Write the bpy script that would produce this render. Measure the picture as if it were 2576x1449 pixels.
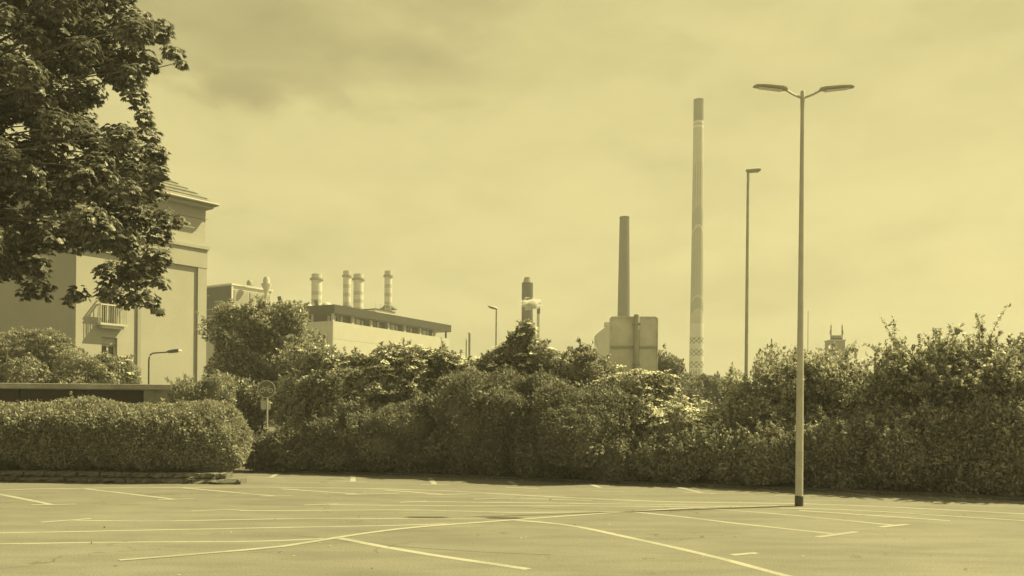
import bpy, bmesh, math, random
import numpy as np
from mathutils import Vector, Matrix

for o in list(bpy.data.objects):
    bpy.data.objects.remove(o)
R = math.radians
SC = bpy.context.scene
COL = SC.collection

# ------------------------------------------------------------------ camera
F = 2231.0; CX = 1288.0; HY = 1050.0; EYE = 1.65; ROLL = R(0.5)
cam_d = bpy.data.cameras.new("camera")
cam = bpy.data.objects.new("camera", cam_d); COL.objects.link(cam)
cam_d.sensor_width = 36.0
cam_d.lens = 36.0 * F / 2576.0
cam_d.shift_y = (HY - 724.5) / 2576.0
cam_d.clip_start = 0.1; cam_d.clip_end = 4000
cam.location = (0, 0, EYE)
cam.rotation_euler = (Matrix.Rotation(R(90), 3, 'X') @ Matrix.Rotation(ROLL, 3, 'Z')).to_euler()
SC.camera = cam

# ------------------------------------------------------------------ light
SUN_AZ = R(21)      # from +X towards +Y
SUN_EL = R(50)
SKY = 2.83           # cloud brightness before the 0.1 background strength
TINT = (1.0, 0.875, 0.39)
sun_d = bpy.data.lights.new("sun", 'SUN'); sun_d.energy = 5.0; sun_d.angle = R(0.6)
sun_d.color = (1.0, 0.875, 0.39)
sun = bpy.data.objects.new("sun", sun_d); COL.objects.link(sun)
sdir = Vector((math.cos(SUN_AZ) * math.cos(SUN_EL), math.sin(SUN_AZ) * math.cos(SUN_EL), math.sin(SUN_EL)))
sun.rotation_euler = (-sdir).to_track_quat('-Z', 'Y').to_euler()
sun.location = sdir * 300

vs = SC.view_settings
vs.view_transform = 'Standard'; vs.look = 'None'; vs.gamma = 1.0; vs.use_curve_mapping = False
vs.exposure = 1.0
SC.cycles.max_bounces = 6; SC.cycles.diffuse_bounces = 3; SC.cycles.volume_bounces = 1
SC.cycles.transparent_max_bounces = 6
SC.cycles.use_denoising = True

world = bpy.data.worlds.new("World"); SC.world = world; world.use_nodes = True
WN = world.node_tree; WN.nodes.clear()


class G:
    """small node-graph helper"""
    def __init__(s, nt): s.nt = nt
    def n(s, t, **kw):
        nd = s.nt.nodes.new(t)
        for k, v in kw.items(): setattr(nd, k, v)
        return nd
    def put(s, sock, v):
        if isinstance(v, bpy.types.NodeSocket): s.nt.links.new(v, sock)
        elif v is not None:
            if hasattr(sock.default_value, '__len__') and not hasattr(v, '__len__'):
                v = [v] * len(sock.default_value)
            if hasattr(v, '__len__') and len(sock.default_value) == 4 and len(v) == 3: v = (*v, 1)
            sock.default_value = v
    def m(s, op, a, b=None, c=None, clamp=False):
        nd = s.n('ShaderNodeMath', operation=op, use_clamp=clamp)
        for i, v in enumerate((a, b, c)):
            if v is not None: s.put(nd.inputs[i], v)
        return nd.outputs[0]
    def ramp(s, v, a, b, lo=0.0, hi=1.0):
        nd = s.n('ShaderNodeMapRange', interpolation_type='SMOOTHSTEP')
        s.put(nd.inputs[0], v)
        for i, x in enumerate((a, b, lo, hi)): s.put(nd.inputs[i + 1], x)
        return nd.outputs[0]
    def mix(s, f, a, b, blend='MIX'):
        nd = s.n('ShaderNodeMix', data_type='RGBA', blend_type=blend)
        s.put(nd.inputs[0], f); s.put(nd.inputs[6], a); s.put(nd.inputs[7], b)
        return nd.outputs[2]
    def noise(s, vec, scale, detail=3, rough=0.5, dist=0.0):
        nd = s.n('ShaderNodeTexNoise')
        if vec is not None: s.put(nd.inputs['Vector'], vec)
        nd.inputs['Scale'].default_value = scale; nd.inputs['Detail'].default_value = detail
        nd.inputs['Roughness'].default_value = rough; nd.inputs['Distortion'].default_value = dist
        return nd.outputs[0]
    def mapping(s, vec, scale=(1, 1, 1), loc=(0, 0, 0), rot=(0, 0, 0)):
        nd = s.n('ShaderNodeMapping')
        s.put(nd.inputs[0], vec); nd.inputs[1].default_value = loc
        nd.inputs[2].default_value = rot; nd.inputs[3].default_value = scale
        return nd.outputs[0]
    def sep(s, vec):
        nd = s.n('ShaderNodeSeparateXYZ'); s.put(nd.inputs[0], vec); return nd.outputs


g = G(WN)
sky = g.n('ShaderNodeTexSky', sky_type='NISHITA', sun_disc=False)
sky.sun_elevation = SUN_EL; sky.sun_rotation = R(90) - SUN_AZ
bw = g.n('ShaderNodeRGBToBW'); g.put(bw.inputs[0], sky.outputs[0])
dirv = g.n('ShaderNodeTexCoord').outputs['Generated']
dx, dy, dz = g.sep(dirv)
hl = g.m('SQRT', g.m('ADD', g.m('MULTIPLY', dx, dx), g.m('MULTIPLY', dy, dy)))
saz = g.m('DIVIDE', dx, g.m('MAXIMUM', hl, 0.001))
n1 = g.noise(g.mapping(dirv, (3, 3, 9)), 1.3, 4, 0.55, 0.4)
n2 = g.noise(g.mapping(dirv, (3.0, 3.0, 9), (4, 2, 1)), 1.1, 4, 0.5, 0.2)
n3 = g.noise(g.mapping(dirv, (6, 6, 14), (7, 3, 5)), 1.4, 4, 0.55, 0.3)
elw = g.m('ADD', dz, g.m('MULTIPLY', g.m('SUBTRACT', n3, 0.5), 0.11))
azw = g.m('ADD', saz, g.m('MULTIPLY', g.m('SUBTRACT', n1, 0.5), 0.35))
bank = g.m('MULTIPLY', g.ramp(elw, 0.305, 0.345), g.ramp(azw, 0.06, -0.16))
bank = g.m('MULTIPLY', bank, g.ramp(n2, 0.25, 0.62, 0.55, 1.0))
wisps = g.m('MULTIPLY', g.ramp(n2, 0.50, 0.75), g.ramp(dz, 0.05, 0.25, 0.3, 1.0))
bright = g.m('SUBTRACT', g.m('ADD', 1.04, g.m('MULTIPLY', g.ramp(n1, 0.45, 0.7), 0.10)), g.m('MULTIPLY', bank, 0.43))
bright = g.m('SUBTRACT', bright, g.m('MULTIPLY', wisps, 0.22))
bright = g.m('SUBTRACT', bright, g.m('MULTIPLY', g.ramp(n3, 0.35, 0.7), 0.15))
cl = g.m('MULTIPLY', bright, SKY)
tot = g.m('ADD', g.m('MULTIPLY', cl, 0.92), g.m('MULTIPLY', bw.outputs[0], 0.08))
col = g.mix(1.0, TINT, tot, 'MULTIPLY')
bg = g.n('ShaderNodeBackground'); g.put(bg.inputs[0], col); bg.inputs[1].default_value = 0.1
wo = g.n('ShaderNodeOutputWorld'); WN.links.new(bg.outputs[0], wo.inputs[0])


# ------------------------------------------------------------------ projection of photo points (2576 x 1449) to the place
def level(x, y):
    a, b = x - CX, y - HY
    return a * math.cos(ROLL) + b * math.sin(ROLL), -a * math.sin(ROLL) + b * math.cos(ROLL)

def at(x, y, Y):
    a, b = level(x, y)
    return Vector((a / F * Y, Y, EYE - b / F * Y))

def gnd(x, y):
    a, b = level(x, y)
    Y = EYE * F / max(b, 1)
    return Vector((a / F * Y, Y, 0))

# ------------------------------------------------------------------ materials
def mat(name, v, rough=0.75, var=0.12, scale=3.0, bump=0.0, bscale=60, metal=0.0, spec=0.4, fine=0.0):
    m = bpy.data.materials.new(name); m.use_nodes = True
    nt = m.node_tree; h = G(nt); b = nt.nodes['Principled BSDF']
    if not hasattr(v, '__len__'): v = (v, v * 0.985, v * 0.93)
    tc = h.n('ShaderNodeTexCoord').outputs['Object']
    c = None
    f = h.ramp(h.noise(tc, scale, 5, 0.6), 0.3, 0.7, 1 - var, 1 + var)
    if fine:
        f = h.m('MULTIPLY', f, h.ramp(h.noise(tc, scale * 14, 3, 0.6), 0.3, 0.7, 1 - fine, 1 + fine))
    h.put(b.inputs['Base Color'], h.mix(1.0, v, f, 'MULTIPLY'))
    b.inputs['Roughness'].default_value = rough; b.inputs['Metallic'].default_value = metal
    b.inputs['Specular IOR Level'].default_value = spec
    if bump:
        bn = h.n('ShaderNodeBump'); bn.inputs['Strength'].default_value = bump
        bn.inputs['Distance'].default_value = 0.02
        h.put(bn.inputs['Height'], h.noise(tc, bscale, 4, 0.6)); h.put(b.inputs['Normal'], bn.outputs[0])
    return m

def leaf_mat(name, v, trans=0.35, rough=0.45, spread=0.5):
    m = bpy.data.materials.new(name); m.use_nodes = True
    nt = m.node_tree; h = G(nt); b = nt.nodes['Principled BSDF']
    geo = h.n('ShaderNodeNewGeometry')
    f = h.ramp(geo.outputs['Random Per Island'], 0, 1, 1 - spread, 1 + spread)
    c = h.mix(1.0, (v, v * 0.99, v * 0.86), f, 'MULTIPLY')
    h.put(b.inputs['Base Color'], c); b.inputs['Roughness'].default_value = rough
    b.inputs['Specular IOR Level'].default_value = 0.45
    t = h.n('ShaderNodeBsdfTranslucent'); h.put(t.inputs[0], c)
    mx = h.n('ShaderNodeMixShader'); mx.inputs[0].default_value = trans
    nt.links.new(b.outputs[0], mx.inputs[1]); nt.links.new(t.outputs[0], mx.inputs[2])
    nt.links.new(mx.outputs[0], nt.nodes['Material Output'].inputs[0])
    return m

M = {}
M['soil'] = mat('soil', 0.09, 0.95, 0.3, 2)
M['grass_ground'] = mat('grass_ground', 0.09, 0.95, 0.3, 0.2)
M['paint'] = mat('road_paint', 0.31, 0.8, 0.18, 1.2, fine=0.16)
M['patch'] = mat('asphalt_patch', 0.20, 0.85, 0.08, 0.6, 0.4, 70, fine=0.1)
def worn_paint():
    m = bpy.data.materials.new('worn_paint'); m.use_nodes = True
    nt = m.node_tree; h = G(nt); b = nt.nodes['Principled BSDF']
    tc = h.n('ShaderNodeTexCoord').outputs['Object']
    w = h.m('ADD', h.m('MULTIPLY', h.noise(tc, 0.9, 3, 0.6), 0.6), h.m('MULTIPLY', h.noise(tc, 16, 4, 0.7), 0.4))
    f = h.ramp(w, 0.40, 0.56, 0.45, 1.0)
    h.put(b.inputs['Base Color'], h.mix(f, (0.20, 0.195, 0.18), (0.36, 0.355, 0.335)))
    b.inputs['Roughness'].default_value = 0.85
    return m
M['paint'] = worn_paint()
M['tar_and_shadow'] = mat('tar_and_shadow', 0.10, 0.6, 0.2, 3)
M['render'] = mat('house_render', 0.40, 0.9, 0.05, 0.5, fine=0.02)
M['render_trim'] = mat('house_trim', 0.385, 0.9, 0.05, 0.7)
M['render_grey'] = mat('house_grey_strip', 0.33, 0.9, 0.05, 0.7)
M['tile'] = mat('roof_tile', 0.17, 0.8, 0.25, 3, fine=0.2)
M['white'] = mat('white_paint', 0.55, 0.5, 0.04, 2)
M['frame'] = mat('window_frame', 0.40, 0.6, 0.05, 2)
M['glass'] = mat('window_glass', 0.03, 0.08, 0.1, 1, spec=0.6)
M['curtain'] = mat('curtain', 0.40, 0.8, 0.15, 5)
M['concrete'] = mat('concrete', 0.36, 0.9, 0.25, 1.2, 0.3, 30, fine=0.1)
M['concrete_dark'] = mat('dark_door', 0.05, 0.8, 0.2, 1)
M['stone'] = mat('edging_stone', 0.17, 0.95, 0.35, 4, 0.8, 20)
M['galv'] = mat('galvanised_steel', 0.42, 0.55, 0.12, 4, metal=0.15)
M['galv_light'] = mat('lamp_post_steel', 0.46, 0.5, 0.10, 3, metal=0.1)
M['dark_metal'] = mat('dark_metal', 0.06, 0.5, 0.15, 3)
M['sign_back'] = mat('sign_back', 0.68, 0.55, 0.10, 2.5, metal=0.1)
M['sign_blue'] = mat('sign_face', 0.17, 0.5, 0.08, 4)
M['sign_white'] = mat('sign_white', 0.65, 0.5, 0.05, 4)
M['lens'] = mat('lamp_lens', 0.75, 0.3, 0.03, 4)
M['bark'] = mat('bark', 0.10, 0.95, 0.3, 8, 0.6, 30)
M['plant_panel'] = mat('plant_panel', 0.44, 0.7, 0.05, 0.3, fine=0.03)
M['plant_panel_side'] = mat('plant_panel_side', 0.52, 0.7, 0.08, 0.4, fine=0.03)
M['fascia'] = mat('plant_fascia', 0.025, 0.7, 0.12, 0.25)
M['fascia_front'] = mat('plant_fascia_front', 0.03, 0.7, 0.12, 0.25)
M['plant_dark'] = mat('plant_recess', 0.03, 0.7, 0.2, 1)
M['blind'] = mat('plant_blind', 0.42, 0.8, 0.12, 1)
M['roof_sheet'] = mat('roof_sheet', 0.45, 0.8, 0.1, 1)
M['stack_pale'] = mat('stack_pale', 0.40, 0.7, 0.05, 0.3)
M['stack_mid'] = mat('stack_mid', 0.25, 0.7, 0.05, 0.3)
M['stack_dark'] = mat('stack_dark', 0.025, 0.8, 0.2, 0.4)
M['brick_dark'] = mat('stack_brick', 0.045, 0.9, 0.18, 0.5, fine=0.15)
M['far_wall'] = mat('far_wall', 0.45, 0.9, 0.06, 0.2)
M['leaf_tree'] = leaf_mat('chestnut_leaf', 0.16, 0.35, 0.45)
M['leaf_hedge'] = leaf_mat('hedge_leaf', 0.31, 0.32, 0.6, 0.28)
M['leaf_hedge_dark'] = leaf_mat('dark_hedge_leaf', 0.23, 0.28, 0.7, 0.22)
M['leaf_elder'] = leaf_mat('elder_leaf', 0.30, 0.4, 0.5)
M['leaf_bush'] = leaf_mat('bush_leaf', 0.35, 0.38, 0.38, 0.55)
M['leaf_pale'] = leaf_mat('pale_leaf', 0.42, 0.45, 0.5)
M['litter'] = leaf_mat('litter', 0.26, 0.1, 0.8, 0.75)
M['petal'] = leaf_mat('elder_flower', 0.85, 0.3, 0.7, 0.12)


def asphalt():
    m = bpy.data.materials.new('asphalt'); m.use_nodes = True
    nt = m.node_tree; h = G(nt); b = nt.nodes['Principled BSDF']
    tc = h.n('ShaderNodeTexCoord').outputs['Object']
    big = h.ramp(h.noise(tc, 0.25, 4, 0.55), 0.3, 0.7, 0.90, 1.08)
    mid = h.ramp(h.noise(h.mapping(tc, (0.5, 1.6, 1)), 1.1, 5, 0.65), 0.3, 0.75, 1.10, 0.82)
    fin = h.ramp(h.noise(tc, 45, 3, 0.7), 0.25, 0.75, 0.68, 1.32)
    v = h.m('MULTIPLY', h.m('MULTIPLY', big, mid), fin)
    # oil drips and dark scuffs
    cr_ = h.n('ShaderNodeTexVoronoi', feature='DISTANCE_TO_EDGE'); cr_.inputs['Scale'].default_value = 0.33
    wv = h.n('ShaderNodeVectorMath', operation='ADD'); h.put(wv.inputs[0], tc); nn_ = h.n('ShaderNodeTexNoise'); h.put(nn_.inputs['Vector'], tc); nn_.inputs['Scale'].default_value = 1.6; nn_.inputs['Detail'].default_value = 5
    h.put(wv.inputs[1], nn_.outputs['Color']); h.put(cr_.inputs['Vector'], wv.outputs[0])
    crk = h.m('MULTIPLY', h.ramp(cr_.outputs['Distance'], 0.0, 0.008, 1.0, 0.0), h.ramp(h.noise(tc, 0.35, 2), 0.48, 0.6))
    v = h.m('MULTIPLY', v, h.m('SUBTRACT', 1.0, h.m('MULTIPLY', crk, 0.45)))
    sp = h.ramp(h.noise(h.mapping(tc, (1, 1, 1), (9, 4, 0)), 2.3, 3, 0.6), 0.66, 0.76, 1.0, 0.66)
    v = h.m('MULTIPLY', v, sp)
    h.put(b.inputs['Base Color'], h.mix(1.0, (0.182, 0.177, 0.166), v, 'MULTIPLY'))
    b.inputs['Roughness'].default_value = 0.85; b.inputs['Specular IOR Level'].default_value = 0.3
    bn = h.n('ShaderNodeBump'); bn.inputs['Strength'].default_value = 0.5; bn.inputs['Distance'].default_value = 0.01
    h.put(bn.inputs['Height'], h.noise(tc, 70, 3, 0.7)); h.put(b.inputs['Normal'], bn.outputs[0])
    return m
M['asphalt'] = asphalt()


def banded(name, bands, period=None):
    """chimney paint: list of (z_low, z_high, value) bands on object z"""
    m = bpy.data.materials.new(name); m.use_nodes = True
    nt = m.node_tree; h = G(nt); b = nt.nodes['Principled BSDF']
    tc = h.n('ShaderNodeTexCoord').outputs['Object']
    z = h.sep(tc)[2]
    c = h.m('ADD', bands[0], 0.0)
    for lo, hi, v in bands[1]:
        f = h.m('MULTIPLY', h.m('GREATER_THAN', z, lo), h.m('LESS_THAN', z, hi))
        c = h.m('ADD', h.m('MULTIPLY', c, h.m('SUBTRACT', 1.0, f)), h.m('MULTIPLY', f, v))
    c = h.m('MULTIPLY', c, h.ramp(h.noise(tc, 0.4, 4, 0.6), 0.3, 0.7, 0.92, 1.08))
    h.put(b.inputs['Base Color'], h.mix(1.0, (1, 0.985, 0.93), c, 'MULTIPLY'))
    b.inputs['Roughness'].default_value = 0.8
    return m

# ------------------------------------------------------------------ object helpers
def link(o, parent=None):
    COL.objects.link(o)
    if parent is not None: o.parent = parent
    return o

def tag(o, label=None, cat=None, group=None, kind=None):
    if label: o['label'] = label
    if cat: o['category'] = cat
    if group: o['group'] = group
    if kind: o['kind'] = kind
    return o

def thing(name, label, cat, loc=(0, 0, 0), rz=0.0, group=None):
    o = bpy.data.objects.new(name, None); o.empty_display_size = 0.2
    link(o); o.location = loc; o.rotation_euler = (0, 0, rz)
    return tag(o, label, cat, group)

class MB:
    def __init__(s): s.v = []; s.f = []
    def add(s, vs, fs):
        b = len(s.v); s.v += [tuple(v) for v in vs]; s.f += [tuple(b + i for i in f) for f in fs]; return s
    def box(s, a, b, mtx=None):
        (x0, y0, z0), (x1, y1, z1) = a, b
        vs = [(x0, y0, z0), (x1, y0, z0), (x1, y1, z0), (x0, y1, z0), (x0, y0, z1), (x1, y0, z1), (x1, y1, z1), (x0, y1, z1)]
        if mtx is not None: vs = [mtx @ Vector(v) for v in vs]
        return s.add(vs, [(0, 3, 2, 1), (4, 5, 6, 7), (0, 1, 5, 4), (1, 2, 6, 5), (2, 3, 7, 6), (3, 0, 4, 7)])
    def loft(s, rings, cap=True, closed=True):
        n = len(rings[0]); vs = [p for r in rings for p in r]; fs = []
        for k in range(len(rings) - 1):
            for i in range(n):
                j = (i + 1) % n
                fs.append((k * n + i, k * n + j, (k + 1) * n + j, (k + 1) * n + i))
        if cap:
            fs.append(tuple(range(n - 1, -1, -1))); b = (len(rings) - 1) * n
            fs.append(tuple(range(b, b + n)))
        return s.add(vs, fs)
    def tube(s, pts, rad, n=8, cap=True):
        pts = [Vector(p) for p in pts]
        if not hasattr(rad, '__len__'): rad = [rad] * len(pts)
        rings = []
        for i, p in enumerate(pts):
            d = (pts[min(i + 1, len(pts) - 1)] - pts[max(i - 1, 0)]).normalized()
            up = Vector((0, 0, 1)) if abs(d.z) < 0.95 else Vector((1, 0, 0))
            a = d.cross(up).normalized(); b = a.cross(d).normalized()
            rings.append([p + (a * math.cos(t) + b * math.sin(t)) * rad[i] for t in [2 * math.pi * k / n for k in range(n)]])
        return s.loft(rings, cap)
    def lathe(s, prof, n=24, c=(0, 0)):
        rings = [[(c[0] + r * math.cos(2 * math.pi * k / n), c[1] + r * math.sin(2 * math.pi * k / n), z) for k in range(n)] for r, z in prof]
        return s.loft(rings)
    def build(s, name, m, parent=None, smooth=False, bevel=0.0):
        me = bpy.data.meshes.new(name); me.from_pydata(s.v, [], s.f); me.validate()
        bm = bmesh.new(); bm.from_mesh(me)
        bmesh.ops.recalc_face_normals(bm, faces=bm.faces)
        bm.to_mesh(me); bm.free()
        me.materials.append(m if not isinstance(m, str) else M[m])
        if smooth:
            me.polygons.foreach_set('use_smooth', [True] * len(me.polygons)); me.set_sharp_from_angle(angle=R(32))
        o = bpy.data.objects.new(name, me); link(o, parent)
        if bevel:
            bv = o.modifiers.new('bevel', 'BEVEL'); bv.width = bevel; bv.segments = 2; bv.limit_method = 'ANGLE'
        return o

def part(name, m, parent, a, b, **kw):
    return MB().box(a, b).build(name, m, parent, **kw)

def copies(o, locs, parent, rots=None):
    out = []
    for i, l in enumerate(locs):
        c = o.copy(); link(c, parent); c.location = l
        if rots: c.rotation_euler = rots[i]
        out.append(c)
    return out

# ------------------------------------------------------------------ foliage
def make_noise(rng, freq, k=7):
    w = rng.normal(size=(k, 3)) * freq; ph = rng.uniform(0, 6.28, k)
    return lambda P: np.sin(P @ w.T + ph).sum(1) / math.sqrt(k)

def leaf_arrays(P, D, N, L, W, wide=0.45, fold=0.12):
    D = D / np.linalg.norm(D, axis=1, keepdims=True)
    S = np.cross(D, N); S /= np.linalg.norm(S, axis=1, keepdims=True) + 1e-9
    U = np.cross(S, D)
    L = L[:, None]; W = W[:, None]
    mid = P + D * L * wide
    V = np.stack([P, mid + S * W * 0.5 + U * W * fold, P + D * L, mid - S * W * 0.5 + U * W * fold], 1)
    return V.reshape(-1, 3)

def mesh_np(name, V, tris, m, parent, kind=None):
    me = bpy.data.meshes.new(name)
    me.vertices.add(len(V)); me.vertices.foreach_set('co', V.astype(np.float32).ravel())
    nt = len(tris); me.loops.add(nt * 3); me.polygons.add(nt)
    me.loops.foreach_set('vertex_index', tris.astype(np.int32).ravel())
    me.polygons.foreach_set('loop_start', np.arange(nt, dtype=np.int32) * 3)
    me.update(calc_edges=True)
    me.materials.append(M[m])
    o = bpy.data.objects.new(name, me); link(o, parent)
    if kind: o['kind'] = kind
    return o

def leaf_tris(n, base=0):
    b = np.arange(n)[:, None] * 4 + base
    return np.concatenate([b + np.array([[0, 1, 2]]), b + np.array([[0, 2, 3]])], 0)

_ico = bmesh.new(); bmesh.ops.create_icosphere(_ico, subdivisions=3, radius=1)
ICO_V = np.array([v.co[:] for v in _ico.verts]); ICO_F = np.array([[v.index for v in f.verts] for f in _ico.faces]); _ico.free()

def superd(d, p):
    return d / ((np.abs(d) ** p).sum(1, keepdims=True) ** (1.0 / p))

def shrub(name, label, group, base, blobs, leaf=0.07, dens=1500, m='leaf_hedge', seed=0, p=2.4, rough=0.16, freq=2.6,
          core=0.74, sprays=0, spray_len=0.5, flowers=0, fl_size=0.24, up=0.85, cat='shrub', shell=0.16, ratio=0.5, stems=5, fl_up=True):
    """blobs: (x, y, z, rx, ry, rz) relative to base on the ground"""
    rng = np.random.default_rng(seed); rnd = random.Random(seed)
    t = thing(name, label, cat, base, 0, group)
    B = np.array(blobs, float)
    nz = make_noise(rng, freq); nz2 = make_noise(rng, freq * 3.2)
    VV = []; TT = []; nv = 0
    Ps = []; Ns = []
    for i, b in enumerate(B):
        c, r = b[:3], b[3:]
        area = 4 * math.pi * (((r[0] * r[1]) ** 1.6 + (r[0] * r[2]) ** 1.6 + (r[1] * r[2]) ** 1.6) / 3) ** (1 / 1.6)
        n = int(area * dens * 1.15)
        d = rng.normal(size=(n, 3)); d /= np.linalg.norm(d, axis=1, keepdims=True)
        sd = superd(d, p)
        pos0 = c + sd * r
        k = 1 + rough * nz(pos0) + rough * 0.45 * nz2(pos0)
        k = k * (1 - shell * rng.random(n) ** 1.5 + 0.05 * rng.random(n))
        pos = c + sd * r * k[:, None]
        nrm = d / r; nrm /= np.linalg.norm(nrm, axis=1, keepdims=True)
        keep = pos[:, 2] > 0.03
        keep &= ~((nrm[:, 1] > 0.55) & (rng.random(n) < 0.6))
        for j, bb in enumerate(B):
            if j != i:
                q = (pos - bb[:3]) / (bb[3:] * 0.82)
                keep &= (np.abs(q) ** p).sum(1) > 1
        Ps.append(pos[keep]); Ns.append(nrm[keep])
        # dense twiggy heart of the plant
        if core:
            cv = superd(ICO_V, p); p0 = c + cv * r
            cp = c + cv * r * (core * (1 + rough * nz(p0)))[:, None]
            cp[:, 2] = np.maximum(cp[:, 2], 0.02)
            VV.append(cp); TT.append(ICO_F + nv); nv += len(cp)
    P = np.concatenate(Ps); N = np.concatenate(Ns)
    stem = MB()
    # upright sprays breaking the outline
    if sprays:
        idx = np.where(N[:, 2] > 0.15)[0]
        for q in rng.choice(idx, sprays):
            ln = spray_len * rng.uniform(0.45, 1.2)
            d = N[q] * 0.6 + np.array([rng.normal() * 0.28, rng.normal() * 0.28, 0.9]); d /= np.linalg.norm(d)
            bend = rng.normal(size=3) * 0.2; bend[2] = -abs(bend[2])
            p0 = P[q] - d * 0.12
            ts = np.linspace(0, 1, 5)
            pts = [p0 + d * ln * s + bend * ln * s * s for s in ts]
            stem.tube(pts, [0.008, 0.007, 0.006, 0.005, 0.003], 4)
            kk = int(ln / leaf * 5) + 4
            s = rng.uniform(0.1, 1.02, kk)[:, None]
            Ps_ = p0 + d * ln * s + bend * ln * s * s + rng.normal(size=(kk, 3)) * leaf * 0.25
            P = np.concatenate([P, Ps_]); nn = rng.normal(size=(kk, 3)) * 0.8 + d * 0.4
            N = np.concatenate([N, nn / np.linalg.norm(nn, axis=1, keepdims=True)])
    n = len(P)
    D = rng.normal(size=(n, 3)) * 0.75 + N * 0.7 + np.array([0, 0, 0.15])
    NN = rng.normal(size=(n, 3)) * 0.6 + N * 0.5 + np.array([0, 0, up])
    L = leaf * rng.uniform(0.5, 1.55, n)
    V = leaf_arrays(P - D / np.linalg.norm(D, axis=1, keepdims=True) * L[:, None] * 0.3, D, NN, L, L * ratio * rng.uniform(0.8, 1.25, n))
    VV.append(V); TT.append(leaf_tris(n, nv))
    mesh_np('foliage', np.concatenate(VV), np.concatenate(TT), m, t, 'stuff')
    # woody stems from the ground into the plant
    for q in range(stems):
        b = B[rnd.randrange(len(B))]
        x0, y0 = b[0] + rnd.uniform(-.25, .25) * b[3], b[1] + rnd.uniform(-.25, .25) * b[4]
        z1 = b[2] + b[5] * 0.5
        stem.tube([(x0, y0, -0.05), (x0 + rnd.uniform(-.1, .1), y0 + rnd.uniform(-.1, .1), z1 * 0.5), (b[0] + rnd.uniform(-.5, .5) * b[3], b[1] + rnd.uniform(-.4, .4) * b[4], z1)],
                  [0.045, 0.032, 0.012], 6)
    if stem.v: tag(stem.build('stems', 'bark', t), kind='stuff')
    if flowers:
        fw = MB(); idx = np.where((N[:n, 2] > -0.2) & (N[:n, 1] < 0.6))[0] if fl_up else np.arange(len(N))
        for q in rng.choice(idx, flowers):
            c = P[q] + N[q] * 0.08
            nn = N[q] * 0.5 + np.array([0, -0.15, 0.9]); nn /= np.linalg.norm(nn)
            a = np.cross(nn, [1, 0.2, 0]); a /= np.linalg.norm(a); bb = np.cross(nn, a)
            r = fl_size * rng.uniform(0.35, 0.65)
            for w in range(9):   # a flat head of small florets
                an = w * 2.4; rr = r * math.sqrt(w / 9.0)
                f0 = c + (a * math.cos(an) + bb * math.sin(an)) * rr + nn * (0.03 - 0.25 * rr * rr / max(r, .01)) * 0.5 + rng.normal(size=3) * 0.008
                s = r * rng.uniform(0.26, 0.4); rot = rng.uniform(0, 6.28)
                ring = [f0 + (a * math.cos(rot + k * 1.571) + bb * math.sin(rot + k * 1.571)) * s + nn * (0.012 if k % 2 else -0.006) for k in range(4)]
                fw.add(ring, [(0, 1, 2), (0, 2, 3)])
        me = bpy.data.meshes.new('flowers'); me.from_pydata(fw.v, [], fw.f); me.materials.append(M['petal'])
        tag(link(bpy.data.objects.new('flowers', me), t), kind='stuff')
    return t

# ================================================================== GROUND
gr = MB().add([(-455, -40, -0.03), (455, -40, -0.03), (455, 425, -0.03), (-455, 425, -0.03)], [(0, 1, 2, 3)]).build('ground', 'grass_ground')
tag(gr, kind='structure')

EDGE = [gnd(x, y) for x, y in ((632, 1188), (890, 1194), (1080, 1199), (1300, 1207), (1490, 1215), (1700, 1222), (1910, 1230), (2130, 1240), (2380, 1251), (2522, 1258))]
e0, e1 = EDGE[0], EDGE[-1]
d_end = (EDGE[-1] - EDGE[-3]).normalized()
EDGE_R = e1 + d_end * 9
lot_poly = [Vector((-30, -12, 0)), Vector((28, -12, 0)), Vector((28, EDGE_R.y - 6, 0)), EDGE_R] + EDGE[::-1] + [Vector((-8.5, 27.2, 0)), Vector((-30, 27.2, 0))]
lot = MB().add([(p.x, p.y, 0.0) for p in lot_poly], [tuple(range(len(lot_poly)))]).build('car_park', 'asphalt')
tag(lot, kind='structure')
# planting strip behind the kerb line
strip = [p for p in EDGE] + [EDGE_R]
sp = MB()
for a, b in zip(strip[:-1], strip[1:]):
    sp.add([(a.x, a.y + 0.12, 0.06), (b.x, b.y + 0.12, 0.06), (b.x, b.y + 6, 0.10), (a.x, a.y + 6, 0.10),
            (a.x, a.y + 0.12, -0.1), (b.x, b.y + 0.12, -0.1)], [(0, 1, 2, 3), (4, 5, 1, 0)])
tag(sp.build('planting_strip', 'soil'), kind='structure')

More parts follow.
